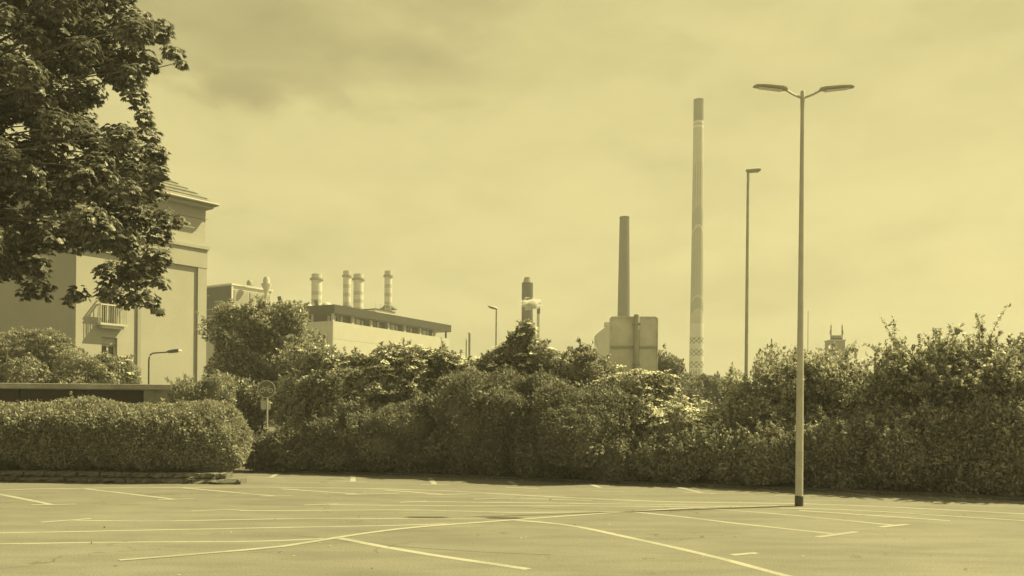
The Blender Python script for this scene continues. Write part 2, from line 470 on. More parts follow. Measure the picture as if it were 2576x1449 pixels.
def paint(pts, w=0.11, z=0.004, name='bay_line', m='paint', px=True):
    P2 = [gnd(*p) for p in pts] if px else [Vector(p) for p in pts]
    rng = random.Random(int(P2[0].x * 1000) & 0xffff)
    v = []; f = []
    # subdivide for an uneven, worn edge
    Q = [P2[0]]
    for j in range(len(P2) - 1):
        a, b = P2[j], P2[j + 1]
        k = max(1, int((b - a).length / 0.4))
        ca = a - (b - a) if j == 0 else P2[j - 1]; cb = b + (b - a) if j + 2 >= len(P2) else P2[j + 2]
        la, lb, lc = max((a - ca).length, .01), max((b - a).length, .01), max((cb - b).length, .01)
        ta = ((a - ca) / la + (b - a) / lb) * 0.5 * lb; tb = ((b - a) / lb + (cb - b) / lc) * 0.5 * lb
        for i in range(1, k + 1):
            u = i / k; u2, u3 = u * u, u * u * u
            Q.append(a * (2 * u3 - 3 * u2 + 1) + ta * (u3 - 2 * u2 + u) + b * (3 * u2 - 2 * u3) + tb * (u3 - u2))
    for i, q in enumerate(Q):
        d = (Q[min(i + 1, len(Q) - 1)] - Q[max(i - 1, 0)]).normalized()
        nrm = Vector((-d.y, d.x, 0))
        v += [q + nrm * w * (0.5 + rng.uniform(-.06, .06)) + Vector((0, 0, z)), q - nrm * w * (0.5 + rng.uniform(-.06, .06)) + Vector((0, 0, z))]
        if i: f.append((2 * i - 2, 2 * i - 1, 2 * i + 1, 2 * i))
    me = bpy.data.meshes.new(name); me.from_pydata([tuple(q) for q in v], [], f)
    if f and me.polygons[0].normal.z < 0: me.flip_normals()
    me.materials.append(M[m])
    return link(bpy.data.objects.new(name, me), lot)

Z1, Z2 = 0.002, 0.0035
# far lane edge and the row of bays along it
paint([(-60, 1234), (54, 1231), (214, 1228), (491, 1226), (711, 1226), (1125, 1235), (1281, 1244), (1646, 1261), (2104, 1270), (2640, 1296)], 0.12, Z1)
for a, b, c, d in (((-20, 1240), (132, 1270), (78, 1271), (191, 1268.5)), ((213, 1229.5), (436, 1256), (398, 1258), (488, 1255)),
                   ((460, 1227.5), (689, 1248), (655, 1249), (735, 1248)), ((708, 1230), (911, 1244), (870, 1244.5), (1005, 1241.5)),
                   ((968, 1233), (1114, 1244), (1075, 1246), (1180, 1243))):
    paint([a, b], 0.12, Z2); paint([c, d], 0.12, Z1 + 0.003)
# rows in the middle
paint([(481, 1286), (568, 1282), (627, 1285)], 0.10, Z2)
paint([(604, 1285), (1073, 1283.6), (1281, 1289), (1575, 1287)], 0.09, Z1)
paint([(765, 1270.6), (849, 1268)], 0.10, Z2); paint([(830, 1269.5), (1125, 1272.6), (1437, 1273), (1900, 1275)], 0.10, Z1)
paint([(1005, 1264), (1073, 1261)], 0.10, Z2); paint([(1060, 1262), (1489, 1267), (1860, 1272)], 0.10, Z1 + 0.0007)
paint([(1192, 1256), (1255, 1254), (1489, 1259.5)], 0.10, Z2)
paint([(103, 1314), (229, 1305)], 0.11, Z2); paint([(179, 1309), (358, 1311), (711, 1305.4), (1073, 1304), (1290, 1303)], 0.085, Z1)
paint([(-60, 1342), (54, 1340), (457, 1332), (711, 1327), (1021, 1321), (1125, 1318)], 0.085, Z1)
paint([(-60, 1369), (54, 1367.5), (283, 1364.4), (711, 1360), (812, 1355)], 0.085, Z1)
# centre spine and the near bays branching off it
paint([(300, 1410), (491, 1394.6), (711, 1375), (854, 1352), (1000, 1331.5), (1297, 1308), (1593, 1287), (1750, 1278), (1960, 1273)], 0.12, Z2 + 0.0015)
paint([(1960, 1279), (2104, 1282), (2475, 1304), (2600, 1312)], 0.10, Z2)
paint([(850, 1353), (979, 1378), (1078, 1395), (1330, 1432)], 0.12, Z1)
paint([(1290, 1308.5), (1411, 1318.5), (1557, 1347), (1771, 1395), (1990, 1452)], 0.12, Z1)
paint([(1590, 1287.5), (1724, 1301), (1828, 1314), (2095, 1343)], 0.11, Z1); paint([(2055, 1352), (2155, 1338)], 0.12, Z2)
paint([(1755, 1278), (1945, 1292), (2255, 1322)], 0.10, Z1); paint([(2215, 1326), (2285, 1319)], 0.11, Z2)
paint([(2010, 1284), (2390, 1310)], 0.10, Z1)
paint([(1840, 1397), (1905, 1391)], 0.12, Z2)
# stubs of the bays under the back hedge
for a, b, c, d in (((682, 1201), (700, 1190), (620, 1199), (716, 1203)), ((888, 1212), (888, 1196), (849, 1210), (922, 1213)),
                   ((1093, 1218.5), (1081, 1202), (1057, 1218.5), (1133, 1220.5)), ((1299, 1222), (1281, 1210), (1271, 1226), (1354, 1229)),
                   ((1510, 1227), (1482, 1217), (1489, 1235), (1570, 1236)), ((1765, 1240), (1694, 1223), (1718, 1239), (1802, 1242)),
                   ((1964, 1241), (1908, 1230), (1950, 1246), (2040, 1246)), ((2238, 1257), (2127, 1239), (2208, 1257), (2290, 1255)),
                   ((2430, 1258.5), (2380, 1252), (2420, 1259), (2560, 1266))):
    paint([a, b], 0.13, Z2); paint([c, d], 0.09, Z1)
# asphalt seam, then a dark strip painting the lamp heads' cast shadow
for pts in ([(733, 1347), (790, 1352), (870, 1362), (985, 1373), (1200, 1388), (1390, 1396)], [(1230, 1273), (1310, 1276), (1395, 1281), (1470, 1282)]):
    paint(pts, 0.03, 0.001, 'seam_shadow_strip', 'tar_and_shadow')

# ================================================================== LEFT HEDGE ON ITS STONE EDGING
hA, hB = gnd(-160, 1209), gnd(606, 1219)       # front foot of the edging
hd = (hB - hA).normalized(); hn = Vector((-hd.y, hd.x, 0))
if hn.y < 0: hn = -hn
hlen = (hB - hA).length
ed = thing('stone_edging', 'low rough stone edging of two courses under the long clipped hedge', 'stone edging', hA, math.atan2(hd.y, hd.x))
rs = random.Random(4)
def stone_mesh(seed):
    r = random.Random(seed); m = MB()
    pts = []
    for x in (-.5, -.17, .17, .5):
        ring = []
        for y, z in ((-.5, 0.04), (-.5, .5), (-.46, .94), (.5, 1.0), (.5, 0)):
            ring.append((x * (1 if abs(x) < .4 else .98) + r.uniform(-.02, .02), y + r.uniform(-.2, .16) * (y < 0), z + r.uniform(-.14, .08)))
        pts.append(ring)
    m.loft(pts)
    me = bpy.data.meshes.new('stone'); me.from_pydata(m.v, [], m.f); me.materials.append(M['stone'])
    bm = bmesh.new(); bm.from_mesh(me); bmesh.ops.recalc_face_normals(bm, faces=bm.faces); bm.to_mesh(me); bm.free()
    return me
SM = [stone_mesh(k) for k in range(7)]
def lay(parent, L, z0, h, depth, y0, axis=0):
    x = 0.0
    while x < L:
        w = min(rs.uniform(0.30, 0.62), L - x + 0.05)
        o = bpy.data.objects.new('stone', SM[rs.randrange(7)]); link(o, parent)
        if axis == 0:
            o.location = (x + w / 2, y0 + depth / 2 + rs.uniform(-.015, .015), z0); o.scale = (w - 0.015, depth, h * rs.uniform(.92, 1.0))
        else:
            o.location = (y0 - depth / 2, x + w / 2, z0); o.scale = (w - 0.015, depth, h); o.rotation_euler = (0, 0, R(90))
        x += w
lay(ed, hlen - 0.05, 0.0, 0.13, 0.42, 0.0); lay(ed, hlen - 0.45, 0.13, 0.13, 0.36, 0.10)
bed = MB().box((0, 0.45, -0.05), (hlen - 1.1, 2.4, 0.2)).build('soil_bed', 'soil', ed)

hb = []
rr = random.Random(3)
k = 0.9
while k < hlen - 1.65:
    t_ = k / hlen
    top = 1.88 + rr.uniform(-.06, .08) - 0.15 * max(0, (t_ - .8) / .2)
    hz = (top - 0.28) / 2
    hb.append((k, 1.35 + rr.uniform(-.06, .06), 0.26 + hz, 1.25, 1.2, hz * 1.02))
    k += 0.95
hb.append((hlen - 1.5, 1.30, 1.02, 0.98, 1.08, 0.80))
hb.append((hlen - 1.15, 1.20, 0.90, 0.80, 0.98, 0.68))
hedge = shrub('hedge', 'long clipped hedge with rounded end on stone edging, below the pale house', None, hA, hb, leaf=0.07, dens=1700, m='leaf_hedge', seed=11, p=2.6, rough=0.08, freq=3.0, core=0.82, sprays=260, spray_len=0.34, stems=9, cat='hedge', shell=0.12)
hedge.rotation_euler = (0, 0, math.atan2(hd.y, hd.x))

# dry leaves and grit along the foot of the back hedge and blown over the car park
lr = np.random.default_rng(5)
tq = lr.uniform(0, len(EDGE) - 1.001, 2600); ii = tq.astype(int); ff = (tq - ii)[:, None]
Ea = np.array([tuple(p) for p in EDGE])
lp_ = Ea[ii] * (1 - ff) + Ea[ii + 1] * ff
lp_[:, 1] -= np.abs(lr.normal(size=2600)) * 0.35 - 0.12
lp2 = np.stack([lr.uniform(-10, 11, 260), lr.uniform(8.5, 20, 260), np.zeros(260)], 1)
lp_ = np.concatenate([lp_, lp2]); lp_[:, 2] = 0.009; nl_ = len(lp_)
ld = lr.normal(size=(nl_, 3)); ld[:, 2] *= 0.15
ln_ = lr.normal(size=(nl_, 3)) * 0.25 + np.array([0, 0, 1.0])
V_ = leaf_arrays(lp_, ld, ln_, lr.uniform(0.025, 0.065, nl_), lr.uniform(0.015, 0.035, nl_))
V_[:, 2] = np.maximum(V_[:, 2], 0.007)
tag(mesh_np('leaf_litter', V_, leaf_tris(nl_), 'litter', None), 'dry leaves and grit scattered along the foot of the back hedge', 'leaf litter', None, 'stuff')

# ================================================================== BACK HEDGE AND SHRUBS
EX = [632, 890, 1080, 1300, 1490, 1700, 1910, 2130, 2380, 2522, 2800]
EYb = [p.y for p in EDGE] + [EDGE[-1].y - 2.0]
def yb(x): return float(np.interp(x, EX, EYb))

def px_shrub(name, label, group, xc, hw, ytop, off, ry=None, parts=None, seed=1, Y=None, squash=1.0, lean=None, **kw):
    """one shrub from its place in the photo: xc, half width and top in photo pixels, `off` metres behind the kerb"""
    Y = Y if Y is not None else yb(xc) + off
    c = at(xc, ytop, Y); base = Vector((c.x, Y, 0.04)); H = c.z - 0.04
    s = Y / F
    rx = hw * s
    ry = ry or max(0.8, min(rx, 1.5))
    rnd = random.Random(seed)
    bl = []
    if parts:
        for (px, py, pw, ph) in parts:       # centre x, centre y, half width, half height in pixels
            q = at(px, py, Y)
            bl.append((q.x - c.x, rnd.uniform(-.3, .3), q.z, pw * s, max(pw * s * 0.85, 0.5), ph * s))
        zlow = min(b[2] - b[5] for b in bl)
        if zlow > 0.2:
            bl.append((0, 0, (zlow + 0.5) / 2, rx * 0.7, ry * 0.7, (zlow + 0.5) / 2))
    else:
        bl.append((0, 0, H * 0.46, rx, ry, H * 0.50))
        for q in range(8):
            a = rnd.uniform(0, 6.28); f = rnd.uniform(.4, .95)
            zz = H * rnd.uniform(.5, .9); rr_ = rx * rnd.uniform(.34, .52)
            bl.append((math.cos(a) * rx * f, math.sin(a) * ry * f, min(zz, H - rr_ * 0.8), rr_, rr_, rr_ * 0.85))
    return shrub(name, label, group, base, bl, seed=seed, **kw)

HG = 'dense dark shrubs massed along the back of the car park'
front = [
    (692, 62, 1102, 0.75, 'low clipped shrub at the far left end of the back hedge, beside the bicycle sign'),
    (780, 85, 1082, 0.85, 'low clipped shrub second from the left end of the back hedge'),
    (892, 95, 1060, 0.95, 'low rounded shrub below the pale elder, third from the left end'),
    (1035, 135, 1005, 1.15, 'dark bushy shrub in front of the flowering elder left of centre'),
    (1235, 128, 938, 1.25, 'tall dark rounded shrub below the cone shaped flowering elder'),
    (1370, 70, 1050, 0.95, 'lower dark shrub filling the gap between the two dark domes'),
    (1478, 140, 980, 1.25, 'broad dark dome shaped shrub left below the back of the road sign'),
    (1640, 115, 1100, 0.95, 'low dark shrub right below the back of the road sign'),
    (1780, 118, 1098, 0.95, 'low dark shrub below the tall painted chimney'),
    (1915, 115, 1085, 1.0, 'dark shrub left of the two armed lamp post'),
    (2055, 115, 1068, 1.0, 'dark shrub directly behind the foot of the two armed lamp post'),
    (2185, 115, 1050, 1.0, 'dark shrub first right of the two armed lamp post'),
    (2310, 120, 1040, 1.1, 'dark shrub second right of the two armed lamp post'),
    (2440, 125, 1030, 1.15, 'dark shrub nearest the right edge of the view'),
    (2585, 130, 1030, 1.15, 'dark shrub cut off by the right edge of the view'),
]
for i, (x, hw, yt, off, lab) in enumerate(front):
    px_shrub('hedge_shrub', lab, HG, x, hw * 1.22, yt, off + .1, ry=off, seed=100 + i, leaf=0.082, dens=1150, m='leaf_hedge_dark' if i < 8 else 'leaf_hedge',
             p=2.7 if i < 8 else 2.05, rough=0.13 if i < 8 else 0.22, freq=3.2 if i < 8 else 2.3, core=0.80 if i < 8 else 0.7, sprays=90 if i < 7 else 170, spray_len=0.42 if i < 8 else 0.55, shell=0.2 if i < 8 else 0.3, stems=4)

EG = 'elder bushes with flat cream flower heads'
px_shrub('elder_bush', 'flowering elder bush in front of the flat roofed plant building, left one', EG, 965, 85, 895, 2.4, seed=201, leaf=0.11, dens=720, m='leaf_elder', flowers=170, rough=0.28, sprays=70, core=0.62,
         parts=[(960, 985, 85, 70), (905, 930, 40, 38), (985, 930, 50, 42), (960, 1060, 85, 90)])
px_shrub('elder_bush', 'flowering elder bush below the right end of the plant building', EG, 1095, 100, 882, 2.3, seed=202, leaf=0.11, dens=720, m='leaf_elder', flowers=260, rough=0.28, sprays=70, core=0.62,
         parts=[(1090, 980, 95, 75), (1050, 920, 45, 36), (1115, 925, 50, 40), (1165, 950, 42, 34), (1090, 1070, 95, 90)])
px_shrub('elder_bush', 'tall cone shaped flowering elder below the dark banded chimney', EG, 1320, 120, 812, 3.4, seed=203, leaf=0.11, dens=760, m='leaf_elder', flowers=170, rough=0.17, sprays=50, core=0.72, spray_len=0.4,
         parts=[(1322, 846, 22, 30), (1318, 884, 50, 42), (1300, 920, 78, 46), (1350, 915, 62, 46), (1260, 955, 60, 50), (1385, 950, 50, 45), (1310, 1010, 120, 90), (1310, 1090, 120, 80)])
px_shrub('loose_shrub', 'thin airy shrub between the cone shaped elder and the road sign', None, 1465, 60, 880, 3.2, seed=204, leaf=0.10, dens=520, m='leaf_elder', rough=0.3, sprays=60, spray_len=0.55, core=0.55,
         parts=[(1440, 950, 55, 50), (1500, 945, 45, 45), (1465, 915, 25, 25), (1470, 1020, 95, 70)])
px_shrub('elder_bush', 'flowering elder bush growing up in front of the back of the road sign', EG, 1610, 85, 948, 1.9, seed=205, leaf=0.10, dens=760, m='leaf_elder', flowers=130, rough=0.2, sprays=34, core=0.7,
         parts=[(1590, 1000, 70, 48), (1650, 995, 50, 48), (1620, 1060, 95, 70)])
px_shrub('elder_bush', 'low pale flowering elder bush to the right below the road sign', EG, 1715, 80, 1020, 1.4, seed=206, leaf=0.10, dens=760, m='leaf_pale', flowers=120, rough=0.2, sprays=34, core=0.7,
         parts=[(1690, 1070, 60, 45), (1745, 1085, 60, 40), (1715, 1120, 90, 60)])
PG = 'loose pale leaved shrubs on the right'
right = [
    (1830, 75, 1010, 2.0, 'low pale shrub left of the foot of the single armed lamp post', 20),
    (1915, 75, 925, 1.9, 'pale leafy shrub between the two lamp posts', 30),
    (1985, 85, 882, 2.2, 'tall pale leafy shrub just left of the two armed lamp post', 60),
    (2085, 75, 905, 2.2, 'pale leafy shrub below the rooftop with two antenna posts', 50),
    (2185, 70, 905, 1.9, 'pale leafy shrub right of the rooftop with two antenna posts', 40),
    (2275, 80, 905, 1.8, 'ragged pale shrub with upright twigs, first of the tall ones on the right', 90),
    (2375, 80, 898, 1.8, 'tallest ragged pale shrub with long upright twigs on the right', 110),
    (2475, 80, 902, 1.7, 'ragged pale shrub with forked upright twig at the right edge', 110),
    (2590, 90, 902, 1.7, 'ragged pale shrub cut off by the right edge of the view', 80),
]
for i, (x, hw, yt, off, lab, spn) in enumerate(right):
    px_shrub('leafy_shrub', lab, PG, x, hw, yt, off, seed=300 + i, leaf=0.095, dens=560, m='leaf_pale', rough=0.34, freq=2.6, p=2.0, core=0.5, sprays=spn * 2, spray_len=0.95 if i > 4 else 0.6, stems=6, shell=0.3)

# big bush between house and plant building
px_shrub('flowering_bush', 'big glossy leaved bush against the house corner, taller than the sign', None, 610, 110, 762, 0, Y=37, seed=401, leaf=0.13, dens=520, m='leaf_bush', rough=0.32, sprays=110, spray_len=0.6, core=0.58, p=2.1, shell=0.3, flowers=90, fl_size=0.17,
         parts=[(590, 835, 62, 60), (650, 815, 70, 50), (712, 822, 46, 48), (610, 900, 84, 70), (720, 900, 80, 75), (775, 930, 50, 50), (640, 1000, 105, 85), (720, 1015, 85, 70)])
px_shrub('flowering_bush', 'rounded glossy leaved bush stepping down towards the elders', None, 800, 80, 862, 0, Y=34, seed=402, leaf=0.12, dens=560, m='leaf_bush', rough=0.32, sprays=110, spray_len=0.6, core=0.58, p=2.1, shell=0.3, flowers=80, fl_size=0.17,
         parts=[(780, 920, 60, 50), (835, 940, 55, 50), (800, 1000, 100, 70), (870, 1010, 55, 60), (800, 1070, 110, 60)])
px_shrub('yew_shrub', 'spiky dark shrub in front of the concrete garage end', None, 510, 70, 948, 0, Y=26.6, seed=403, leaf=0.10, dens=900, m='leaf_hedge', ratio=0.25, rough=0.2, sprays=120, spray_len=0.4, core=0.7,
         parts=[(480, 1000, 50, 35), (540, 985, 50, 38), (510, 1040, 75, 50)])
px_shrub('garden_shrub', 'layered shrub before the shaded house wall at the left edge', 'garden shrubs behind the garage', 110, 85, 832, 0, Y=34, seed=404, leaf=0.11, dens=620, m='leaf_hedge', rough=0.25, sprays=50, spray_len=0.4, core=0.68,
         parts=[(60, 890, 70, 40), (120, 870, 60, 35), (150, 910, 50, 40), (90, 950, 100, 50), (10, 900, 60, 50)])
px_shrub('garden_shrub', 'lower shrub under the house window behind the garage', 'garden shrubs behind the garage', 240, 80, 896, 0, Y=33, seed=405, leaf=0.11, dens=620, m='leaf_hedge', rough=0.25, sprays=40, spray_len=0.35, core=0.68, flowers=16,
         parts=[(220, 930, 60, 34), (270, 925, 45, 28), (300, 950, 40, 30), (240, 975, 90, 40)])
TG = 'distant trees beyond the road sign'
for i, (x, hw, yt, Y, lab) in enumerate(((1675, 45, 895, 58, 'small distant tree just right of the road sign'), (1735, 60, 948, 62, 'distant bushy tree left of the painted chimney foot'),
                                         (1800, 60, 960, 64, 'distant low tree right of the painted chimney foot'))):
    px_shrub('distant_tree', lab, TG, x, hw, yt, 0, Y=Y, seed=500 + i, leaf=0.2, dens=160, m='leaf_hedge_dark', rough=0.2, core=0.8, sprays=20, spray_len=0.8, freq=1.2, cat='tree', ry=1.4)

# ================================================================== CHESTNUT TREE
def chestnut():
    rng = np.random.default_rng(77); rnd = random.Random(77)
    Yt = 17.0
    base = Vector((-13.2, 17.6, 0))
    t = thing('chestnut_tree', 'big chestnut tree overhanging from the left edge in front of the house', 'tree', base)
    B = [(400, 75, 38), (432, 128, 26), (455, 156, 14), (360, 150, 40), (335, 178, 26), (330, 60, 60), (285, 175, 38), (345, 245, 30), (362, 292, 24),
         (300, 330, 38), (372, 335, 28), (388, 385, 36), (398, 428, 30), (335, 400, 60), (380, 480, 40), (420, 545, 30), (452, 552, 20), (400, 590, 36), (395, 640, 34),
         (380, 670, 34), (408, 708, 22), (345, 690, 46), (372, 752, 32), (395, 775, 16), (325, 752, 30), (275, 735, 30), (195, 738, 28), (170, 755, 14), (95, 725, 36), (60, 738, 18), (300, 600, 50), (330, 540, 60), (240, 560, 60)]
    cl = [(x, y, r, 17 + rnd.uniform(-.9, .9)) for x, y, r in B]
    for gx in range(-420, 331, 62):
        for gy in range(-260, 731, 62):
            x = gx + rnd.uniform(-22, 22); y = gy + rnd.uniform(-22, 22)
            if y > 725: continue
            if math.hypot(x - 290, y - 258) < 62: continue
            if math.hypot(x - 262, y - 645) < 40 or math.hypot(x - 140, y - 660) < 30 or math.hypot(x - 235, y - 700) < 34 or math.hypot(x - 150, y - 210) < 26: continue
            if x > 300 and 190 < y < 330: continue
            cl.append((x, y, rnd.uniform(38, 56), 17 + rnd.uniform(-2.6, 2.6)))
            if x < 260: cl.append((x + rnd.uniform(-30, 30), y + rnd.uniform(-30, 30), rnd.uniform(36, 56), 18.5 + rnd.uniform(-1, 2.6)))
    P = []; D = []; N = []; L = []
    W = MB()
    hub = Vector((0.2, 0.0, 4.6))
    for x, y, r, Y in cl:
        c = np.array(at(x, y, Y)) - np.array(base); rm = r * Y / F
        n = max(9, int(190 * (rm / 0.4) ** 2))
        d = rng.normal(size=(n, 3)); d /= np.linalg.norm(d, axis=1, keepdims=True)
        pos = c + d * rm * (0.55 + 0.5 * rng.random(n))[:, None] * np.array([1, 1, 0.8])
        for q in range(n):
            o = d[q] * np.array([1, 1, .6]) + np.array([0.25, -0.1, -0.05]) + rng.normal(size=3) * 0.3
            o /= np.linalg.norm(o)
            nl = 5 + int(rng.integers(0, 3))
            upv = np.array([0, 0, 1.0]) + d[q] * 0.5 + rng.normal(size=3) * 0.25; upv /= np.linalg.norm(upv)
            side = np.cross(o, upv); side /= np.linalg.norm(side) + 1e-6
            fw = np.cross(upv, side)
            sz = rng.uniform(0.075, 0.15)
            for k in range(nl):
                a = (k - (nl - 1) / 2) * (2.3 / (nl - 1))
                dd = fw * math.cos(a) + side * math.sin(a); dd = dd + np.array([0, 0, -0.55 - 0.25 * abs(a)]) ; dd /= np.linalg.norm(dd)
                P.append(pos[q]); D.append(dd); N.append(upv + fw * 0.4); L.append(sz * (1.0 - 0.16 * abs(a)))
        # twig into the clump
        if rnd.random() < 0.4 and y < 600:
            cv = Vector(c)
            st = hub + Vector((rnd.uniform(-.3, .3), rnd.uniform(-.3, .3), max(-.8, (cv.z - 4.6) * 0.55)))
            mid = st.lerp(cv, 0.5) + Vector((rnd.uniform(-.4, .4), rnd.uniform(-.4, .4), rnd.uniform(.1, .6)))
            W.tube([st, st.lerp(mid, .5) + Vector((0, 0, .1)), mid, mid.lerp(cv, .6) + Vector((0, 0, .08)), cv], [0.06, 0.045, 0.03, 0.016, 0.006], 5)
    P = np.array(P); D = np.array(D); N = np.array(N); L = np.array(L); n = len(P)
    V = leaf_arrays(P, D, N, L, L * 0.42, wide=0.62, fold=0.14)
    mesh_np('crown', V, leaf_tris(n), 'leaf_tree', t, 'stuff')
    tr = MB().tube([(0, 0, -0.1), (0.02, 0, 0.3), (0.05, 0.03, 1.5), (0.1, 0, 3.2), (0.2, 0, 4.6), (0.15, .1, 7.5), (0.3, .1, 11)], [0.52, 0.40, 0.34, 0.31, 0.28, 0.18, 0.06], 14)
    tr.build('trunk', 'bark', t, smooth=True)
    tag(W.build('limbs', 'bark', t), kind='stuff')
    return n
chestnut()
tag(MB().lathe([(1.4, -0.05), (1.4, 0.012), (0.3, 0.05)], 24, (-13.2, 17.6)).build('tree_bed', 'soil'), kind='structure')

# ================================================================== HOUSE
def wall_holes(x0, x1, z0, z1, holes, depth, y=0.0):
    """wall sheet at local y with rectangular openings (x0,x1,z0,z1) and their reveals going to y-depth"""
    m = MB()
    xs = sorted({x0, x1, *[h[0] for h in holes], *[h[1] for h in holes]})
    zs = sorted({z0, z1, *[h[2] for h in holes], *[h[3] for h in holes]})
    for a, b in zip(xs[:-1], xs[1:]):
        for c, d in zip(zs[:-1], zs[1:]):
            mx, mz = (a + b) / 2, (c + d) / 2
            if any(h[0] < mx < h[1] and h[2] < mz < h[3] for h in holes): continue
            m.add([(a, y, c), (b, y, c), (b, y, d), (a, y, d)], [(0, 1, 2, 3)])
    for a, b, c, d in holes:
        q = y - depth
        m.add([(a, y, c), (a, y, d), (a, q, d), (a, q, c), (b, y, c), (b, y, d), (b, q, d), (b, q, c)], [(0, 1, 2, 3), (4, 5, 6, 7), (0, 3, 7, 4), (1, 2, 6, 5)])
    return m

C1 = at(516, 700, 48.0)
hang = math.atan2(-.796, -.605)
house = thing('house', 'pale rendered house with hipped tile roof and small balcony behind the hedge', 'house', (C1.x, C1.y, 0), hang)
HW, HD, HH = 7.0, 12.0, 12.75
WINS = [(4.92, 5.72, 6.05, 8.0), (4.92, 5.72, 3.7, 5.42)]
wl = wall_holes(0, HW, 0, HH, WINS, 0.28)
wl.add([(0, 0, 0), (0, -HD, 0), (0, -HD, HH), (0, 0, HH), (HW, 0, 0), (HW, -HD, 0), (HW, -HD, HH), (HW, 0, HH)], [(0, 1, 2, 3), (4, 7, 6, 5), (1, 5, 6, 2), (3, 2, 6, 7)])
wl.build('wall', 'render', house)
part('pilaster', 'render_trim', house, (-0.03, 0.003, 0), (0.50, 0.11, 9.55))
part('pilaster', 'render_grey', house, (3.72, 0.003, 0), (3.90, 0.09, 9.55))
part('frieze', 'render_trim', house, (-0.05, 0.003, 9.553), (HW + 0.05, 0.13, 10.55))
part('string_course', 'render_trim', house, (-0.14, 0.003, 10.553), (HW + 0.14, 0.22, 10.72))
part('eaves_moulding', 'render_trim', house, (-0.06, 0.003, 12.2), (HW + 0.06, 0.07, 12.28))
ov = 0.58; ox = 0.28
part('soffit', 'render_trim', house, (-ox + .10, -HD - ov + .12, HH + 0.002), (HW + ov - .12, ov - .12, HH + 0.22))
roof = MB()
zr0, zr1 = HH + 0.24, HH + 3.05
roof.add([(-ox, ov, zr0), (HW + ov, ov, zr0), (HW + ov, -HD - ov, zr0), (-ox, -HD - ov, zr0), (HW / 2, -HW / 2, zr1), (HW / 2, -HD + HW / 2, zr1)],
         [(0, 1, 4), (1, 2, 5, 4), (2, 3, 5), (3, 0, 4, 5), (0, 3, 2, 1)])
ro = roof.build('roof', 'tile', house)
# tile courses on the two slopes that face the view
nc = 11
for k in range(nc):
    f0, f1 = k / nc, (k + 1.12) / nc
    f1 = min(f1, 0.995)
    def P3(corner, f):
        a = Vector(corner); b = Vector((HW / 2, -HW / 2, zr1)); return a.lerp(b, f)
    lift0, lift1 = Vector((0, 0.02, 0.075)), Vector((0, 0.0, 0.02))
    a0, b0 = P3((-ox, ov, zr0), f0), P3((HW + ov, ov, zr0), f0)
    a1, b1 = P3((-ox, ov, zr0), f1), P3((HW + ov, ov, zr0), f1)
    MB().add([a0 + lift0, b0 + lift0, b1 + lift1, a1 + lift1, a0, b0], [(0, 1, 2, 3), (4, 5, 1, 0)]).build('tile_course', 'tile', ro)
    apx, apy = Vector((HW / 2, -HW / 2, zr1)), Vector((HW / 2, -HD + HW / 2, zr1))
    l0 = Vector((-0.02, 0, 0.075))
    c0, d0 = Vector((-ox, ov, zr0)).lerp(apx, f0), Vector((-ox, -HD - ov, zr0)).lerp(apy, f0)
    c1, d1 = Vector((-ox, ov, zr0)).lerp(apx, f1), Vector((-ox, -HD - ov, zr0)).lerp(apy, f1)
    MB().add([c0 + l0, d0 + l0, d1 + lift1, c1 + lift1, c0, d0], [(0, 1, 2, 3), (4, 5, 1, 0)]).build('tile_course', 'tile', ro)
MB().tube([(-ox - 0.06, ov + 0.08, zr0 - 0.02), (HW + ov + 0.06, ov + 0.08, zr0 - 0.02)], 0.07, 8).build('gutter', 'frame', ro)
MB().tube([(-ox - 0.08, ov + 0.06, zr0 - 0.02), (-ox - 0.08, -HD - ov, zr0 - 0.02)], 0.07, 8).build('gutter', 'frame', ro)
for i, (a, b, c, d) in enumerate(WINS):
    w = thing('x', '', '') if False else None
    fr = MB()
    y0, y1 = -0.27, -0.20
    if i == 1:
        part('shutter_box', 'frame', house, (a + .003, y0, d - 0.33), (b - .003, -0.12, d - .003))
        d = d - 0.335
    for (p, q) in (((a + .003, y0, c), (a + .08, y1, d)), ((b - .08, y0, c), (b - .003, y1, d)), ((a + .083, y0, c), (b - .083, y1, c + .08)), ((a + .083, y0, d - .08), (b - .083, y1, d)), (((a + b) / 2 - .04, y0, c + .083), ((a + b) / 2 + .04, y1, d - .083))):
        fr.box(p, q)
    wo_ = fr.build('window_frame', 'white', house)
    MB().add([(a + .05, -0.24, c + .05), ((a + b) / 2, -0.24, c + .05), ((a + b) / 2, -0.24, d - .05), (a + .05, -0.24, d - .05)], [(0, 1, 2, 3)]).build('pane', 'glass', wo_)
    MB().add([((a + b) / 2, -0.24, c + .05), (b - .05, -0.24, c + .05), (b - .05, -0.24, d - .05), ((a + b) / 2, -0.24, d - .05)], [(0, 1, 2, 3)]).build('pane', 'glass', wo_)
    part('curtain', 'curtain', wo_, ((a + b) / 2 + .05, -0.275, c + .06), (b - .06, -0.262, d - .06))
bal = MB()
bx0, bx1 = 4.62, 6.0
slab = part('balcony', 'white', house, (bx0, 0.003, 5.98), (bx1, 0.42, 6.08))
part('bracket', 'white', slab, (bx0 + .15, 0.003, 5.84), (bx1 - .15, 0.34, 5.977))
for zz in (7.12, 6.94):
    rl = MB().box((bx0, 0.37, zz), (bx1, 0.42, zz + .07)); rl.box((bx0, 0.003, zz), (bx0 + .05, 0.367, zz + .07)); rl.box((bx1 - .05, 0.003, zz), (bx1, 0.367, zz + .07))
    rl.build('rail', 'white', slab)
nb = 12
b0 = part('baluster', 'frame', slab, (-.011, -.011, 6.083), (.011, .011, 6.937)); b0.location = (bx0 + .03, 0.395, 0)
